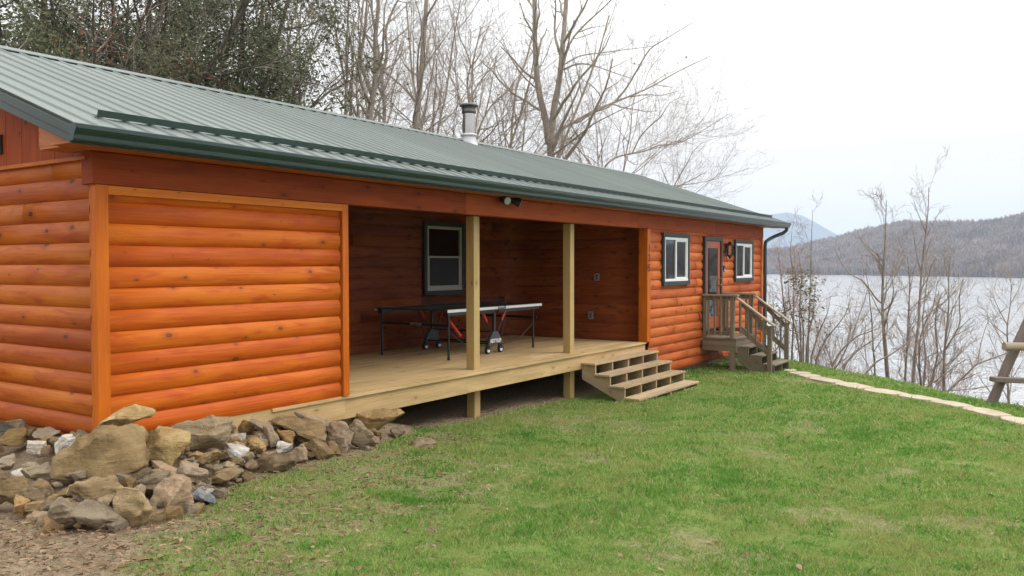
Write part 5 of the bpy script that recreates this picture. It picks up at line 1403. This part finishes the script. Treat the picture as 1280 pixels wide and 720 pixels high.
# ================================================================== LAKE, HILLS, HAZE
LAKE_Z = -12.5
def sheet(name, X, Y, Z, mat, kind='structure', smooth=True, label=None):
    ny, nx = X.shape
    me = bpy.data.meshes.new(name)
    me.vertices.add(nx*ny); me.vertices.foreach_set('co', np.stack([X,Y,Z],-1).astype(np.float32).ravel())
    i = (np.arange(ny-1)[:,None]*nx+np.arange(nx-1)[None,:]).ravel()
    q = np.stack([i, i+1, i+nx+1, i+nx], -1).astype(np.int32)
    me.loops.add(q.size); me.loops.foreach_set('vertex_index', q.ravel())
    me.polygons.add(len(q)); me.polygons.foreach_set('loop_start', np.arange(len(q), dtype=np.int32)*4)
    me.polygons.foreach_set('use_smooth', np.full(len(q), smooth, bool)); me.update(calc_edges=True)
    me.materials.append(MAT[mat]); return tag(link(name, me), kind=kind, label=label)
def _water():
    k = NT('lake_water'); k.set(Roughness=.12); k.col(k.ramp(k.noise(k.uv(.002,.012,.01,src='Object'),1,5,.6,.4), [(.35,(.33,.345,.355)),(.65,(.44,.45,.455))]))
    k.b.inputs['IOR'].default_value = 1.333
    ang = k.n('Mapping'); tc = k.n('TexCoord'); k.l(tc.outputs['Object'], ang.inputs[0]); ang.inputs['Rotation'].default_value = (0,0,R(-10)); ang.inputs['Scale'].default_value = (.30,1.0,1)
    n1 = k.noise(ang.outputs[0], 1.0, 5, .6, .3); n2 = k.noise(ang.outputs[0], .12, 3, .5)
    h = k.math('ADD', n1, k.math('MULTIPLY', n2, 2.0))
    k.bump(h, 1.0, .32); return k.m
MAT['water'] = _water()
me = bpy.data.meshes.new('lake')
me.from_pydata([(12,-6000,LAKE_Z),(8800,-6000,LAKE_Z),(8800,6000,LAKE_Z),(12,6000,LAKE_Z)], [], [(0,1,2,3)])
me.materials.append(MAT['water']); tag(link('lake', me), kind='structure', label='pale rippled lake water')

def az_of(u): return YAW-math.atan((u-640)/F_PX)
def hill_mat(name, lo, hi, sc):
    k = NT(name); v = k.uv(sc, sc, sc, src='Object'); n = k.noise(v, 1, 6, .65)
    k.col(k.ramp(n, [(.35, lo), (.65, hi)])); k.set(Roughness=1); k.b.inputs['Specular IOR Level'].default_value = 0
    k.bump(n, 1, 3/sc*.02); return k.m
MAT['hill'] = hill_mat('winter_wood_floor', (.075,.058,.048), (.15,.115,.095), .03)
MAT['mountain'] = hill_mat('far_mountain', (.040,.050,.055), (.07,.08,.08), .004)
RU = [-400, 600, 900, 985, 1050, 1085, 1130, 1180, 1215, 1250, 1280, 1330, 1420, 1600, 1900]
RVV= [322, 322, 320, 318, 308, 297, 286, 287, 287, 283, 275, 262, 246, 250, 290]
SU = [-400, 900, 985, 1270, 1500, 1900]; SD = [1400, 1300, 1205, 850, 700, 640]
def hill_height(az, rho):
    u = 640+F_PX*np.tan(np.clip(YAW-az, -1.25, 1.25)); ca = np.cos(np.clip(YAW-az, -1.25, 1.25))
    rs = np.interp(u, SU, SD)/ca; 
    dr = 1650/ca; pk = CAM[2]+(331-np.interp(u, RU, RVV))/F_PX*1650
    t = np.clip((rho-rs)/(dr-rs), -1, 2)
    s = np.clip(t, 0, 1); f = 1-(1-s)**1.7
    h = np.where(t < 1, LAKE_Z+.2+(pk-LAKE_Z)*f, pk*(1-.35*(t-1)))
    x, y = CAM[0]+rho*np.cos(az), CAM[1]+rho*np.sin(az)
    h = h+((fbm(x, y, .006, 31)-.5)*26+(fbm(x, y, .02, 33)-.5)*7)*np.clip(t*3, 0, 1)*np.clip((pk+20)/60, .2, 1)
    return np.where(t < 0, LAKE_Z-3, h)
azs = np.linspace(R(-38), R(75), 420); rhos = np.linspace(620, 2900, 90)
A_, P_ = np.meshgrid(azs, rhos)
sheet('wooded_hill', CAM[0]+P_*np.cos(A_), CAM[1]+P_*np.sin(A_), hill_height(A_, P_), 'hill', label='wooded hill across the lake')
# bare winter wood on the hill: far-off mass of crowns
def far_wood():
    r_ = np.random.default_rng(5); V = []; Fc = []; nv = 0
    n = 19000
    u = r_.uniform(880, 1420, n); az = YAW-np.arctan((u-640)/F_PX); ca = np.cos(YAW-az)
    rs = np.interp(u, SU, SD)/ca; rho = rs+2+(1750/ca-rs)*r_.uniform(0, 1, n)**1.25
    z0 = hill_height(az, rho); x, y = CAM[0]+rho*np.cos(az), CAM[1]+rho*np.sin(az)
    hh = r_.uniform(8, 15, n)
    nb = 20
    ba = r_.uniform(0, 6.283, (n, nb)); tilt = r_.uniform(.1, .75, (n, nb)); st = r_.uniform(.15, .7, (n, nb)); ln = r_.uniform(.25, .55, (n, nb))
    st[:, 0] = 0; ln[:, 0] = .95; tilt[:, 0] = .03
    bx = x[:,None]+0*ba; by = y[:,None]+0*ba; bz = z0[:,None]+hh[:,None]*st
    L = hh[:,None]*ln*np.where(st > .55, .8, 1)
    dx, dy, dz = np.sin(tilt)*np.cos(ba), np.sin(tilt)*np.sin(ba), np.cos(tilt)
    wd = r_.uniform(.08, .34, (n, nb)); wd[:, 0] = .30
    th = r_.uniform(0, 6.283, (n, nb)); cx, cy = np.cos(th)*wd, np.sin(th)*wd
    p0 = np.stack([bx-cx, by-cy, bz], -1); p1 = np.stack([bx+cx, by+cy, bz], -1); p2 = np.stack([bx+dx*L, by+dy*L, bz+dz*L], -1)
    # twig spray faces near branch ends
    m = np.stack([bx+dx*L*.55+cx*2.2, by+dy*L*.55+cy*2.2, bz+dz*L*.62], -1)
    co = np.stack([p0, p1, m, p2], 2).reshape(-1, 3)
    N_ = n*nb; q = np.arange(N_*4, dtype=np.int32).reshape(N_, 4)
    me = bpy.data.meshes.new('hillside_wood'); me.vertices.add(len(co)); me.vertices.foreach_set('co', co.astype(np.float32).ravel())
    me.loops.add(q.size); me.loops.foreach_set('vertex_index', q.ravel()); me.polygons.add(N_); me.polygons.foreach_set('loop_start', np.arange(N_, dtype=np.int32)*4)
    me.update(calc_edges=True); 
    k = NT('far_wood'); v = k.uv(.02,.02,.02,src='Object'); 
    c = k.ramp(k.noise(v, 1, 3), [(.33, (.19,.152,.130)), (.5, (.28,.222,.195)), (.68, (.36,.285,.24))])
    g = k.n('NewGeometry'); hs = k.n('HueSaturation'); k.l(c, hs.inputs['Color']); k.l(k.math('ADD', k.math('MULTIPLY', g.outputs['Random Per Island'], .7), .65), hs.inputs['Value'])
    k.col(hs.outputs[0]); k.set(Roughness=1); k.b.inputs['Specular IOR Level'].default_value = 0
    me.materials.append(k.m)
    tag(link('hillside_wood', me), kind='stuff', label='bare winter woodland covering the hill across the lake')
far_wood()
# blue mountain far off
MU = [-300, 300, 700, 880, 930, 955, 985, 1000, 1020, 1035, 1050, 1075, 1110, 1200, 1400, 1700]
MV = [318, 316, 300, 281, 271, 268, 266.5, 270, 280, 289, 298, 309, 318, 324, 327, 329]
rhos = np.linspace(5600, 7600, 30); azs = np.linspace(R(-30), R(75), 500)
A_, P_ = np.meshgrid(azs, rhos); u_ = 640+F_PX*np.tan(YAW-A_)
pk = CAM[2]+(331-np.interp(u_, MU, MV))/F_PX*6500*np.cos(YAW-A_)
t = (P_-5600)/900; f = np.where(t < 1, np.clip(t, 0, 1)**.8, np.clip(1-(t-1)*.5, 0, 1))
xx, yy = CAM[0]+P_*np.cos(A_), CAM[1]+P_*np.sin(A_)
Zm = LAKE_Z+(pk-LAKE_Z)*f+(fbm(xx, yy, .0025, 41)-.5)*40*np.clip(t, 0, 1)*(t < 1.0)
sheet('far_mountain', xx, yy, Zm, 'mountain', label='blue hazy mountain ridge on the horizon')
# air
hb = bpy.data.meshes.new('haze'); bm = bmesh.new(); bmesh.ops.create_cube(bm, size=1)
for v in bm.verts: v.co = (v.co.x*16800, v.co.y*16800, (v.co.z+.5)*478-20 )
bm.to_mesh(hb); bm.free()
k = NT('haze_air'); k.t.nodes.remove(k.b); pv = k.n('VolumePrincipled'); pv.inputs['Density'].default_value = 1.9e-4; pv.inputs['Color'].default_value = (.60,.715,.875,1); pv.inputs['Anisotropy'].default_value = .2
k.l(pv.outputs[0], k.out.inputs['Volume']); hb.materials.append(k.m)
tag(link('haze', hb), kind='stuff', label='thin pale blue haze in the air')
# ================================================================== LIGHT, AIR AND RENDER SETTINGS
w = bpy.data.worlds.new('World'); scn.world = w; w.use_nodes = True
nt = w.node_tree; bg = nt.nodes['Background']; N = nt.nodes.new
sky = N('ShaderNodeTexSky'); sky.sky_type = 'NISHITA'; sky.sun_disc = False
SUN_EL, SUN_AZ = R(48), R(-62)           # azimuth from +x towards +y
sky.sun_elevation = SUN_EL; sky.sun_rotation = R(90)-SUN_AZ; sky.dust_density = 6; sky.air_density = 1.4; sky.altitude = 400
tc = N('ShaderNodeTexCoord'); sp = N('ShaderNodeSeparateXYZ'); nt.links.new(tc.outputs['Generated'], sp.inputs[0])
rp = N('ShaderNodeValToRGB'); nt.links.new(sp.outputs['Z'], rp.inputs[0])
for e, (p, c) in zip([rp.color_ramp.elements[0], rp.color_ramp.elements[1], rp.color_ramp.elements.new(.12), rp.color_ramp.elements.new(.30)],
        [(0, (.405,.335,.245)), (1, (1,.99,.97)), (.12, (.385,.352,.312)), (.30, (.51,.508,.50))]):
    e.position = p; e.color = (*c, 1)
mp = N('ShaderNodeMapping'); mp.inputs['Scale'].default_value = (1.6, 1.6, 7); nt.links.new(tc.outputs['Generated'], mp.inputs[0])
nz = N('ShaderNodeTexNoise'); nz.inputs['Scale'].default_value = 1.7; nz.inputs['Detail'].default_value = 5; nt.links.new(mp.outputs[0], nz.inputs['Vector'])
r2 = N('ShaderNodeValToRGB'); nt.links.new(nz.outputs['Fac'], r2.inputs[0])
r2.color_ramp.elements[0].position = .3; r2.color_ramp.elements[0].color = (.955,.957,.965,1); r2.color_ramp.elements[1].position = .7; r2.color_ramp.elements[1].color = (1.045,1.045,1.04,1)
mu = N('ShaderNodeMix'); mu.data_type = 'RGBA'; mu.blend_type = 'MULTIPLY'; mu.inputs[0].default_value = 1
nt.links.new(rp.outputs[0], mu.inputs[6]); nt.links.new(r2.outputs[0], mu.inputs[7])
sc_ = N('ShaderNodeVectorMath'); sc_.operation = 'SCALE'; sc_.inputs['Scale'].default_value = 26.0; nt.links.new(mu.outputs[2], sc_.inputs[0])
mx = N('ShaderNodeMix'); mx.data_type = 'RGBA'; mx.inputs[0].default_value = .93
hs = N('ShaderNodeHueSaturation'); hs.inputs['Saturation'].default_value = .45; nt.links.new(sky.outputs[0], hs.inputs['Color'])
nt.links.new(hs.outputs[0], mx.inputs[6]); nt.links.new(sc_.outputs[0], mx.inputs[7])
nt.links.new(mx.outputs[2], bg.inputs[0]); bg.inputs[1].default_value = .10
sd = bpy.data.lights.new('sun', 'SUN'); sd.energy = 1.1; sd.angle = R(25); sd.color = (1, .965, .92)
so = bpy.data.objects.new('sun', sd); COL.objects.link(so)
dirv = Vector((math.cos(SUN_EL)*math.cos(SUN_AZ), math.cos(SUN_EL)*math.sin(SUN_AZ), math.sin(SUN_EL)))
so.rotation_euler = dirv.to_track_quat('Z', 'Y').to_euler(); so.location = dirv*50
vs_ = scn.view_settings; vs_.view_transform = 'Standard'; vs_.look = 'None'; vs_.exposure = .30; vs_.gamma = 1; vs_.use_curve_mapping = False
c = scn.cycles; c.max_bounces = 7; c.diffuse_bounces = 4; c.glossy_bounces = 3; c.transmission_bounces = 4; c.transparent_max_bounces = 12; c.volume_bounces = 1
c.use_denoising = True; c.denoiser = 'OPENIMAGEDENOISE'; c.denoising_input_passes = 'RGB_ALBEDO_NORMAL'; c.denoising_prefilter = 'ACCURATE'; c.caustics_reflective = False; c.caustics_refractive = False; c.use_adaptive_sampling = True; c.adaptive_threshold = .008
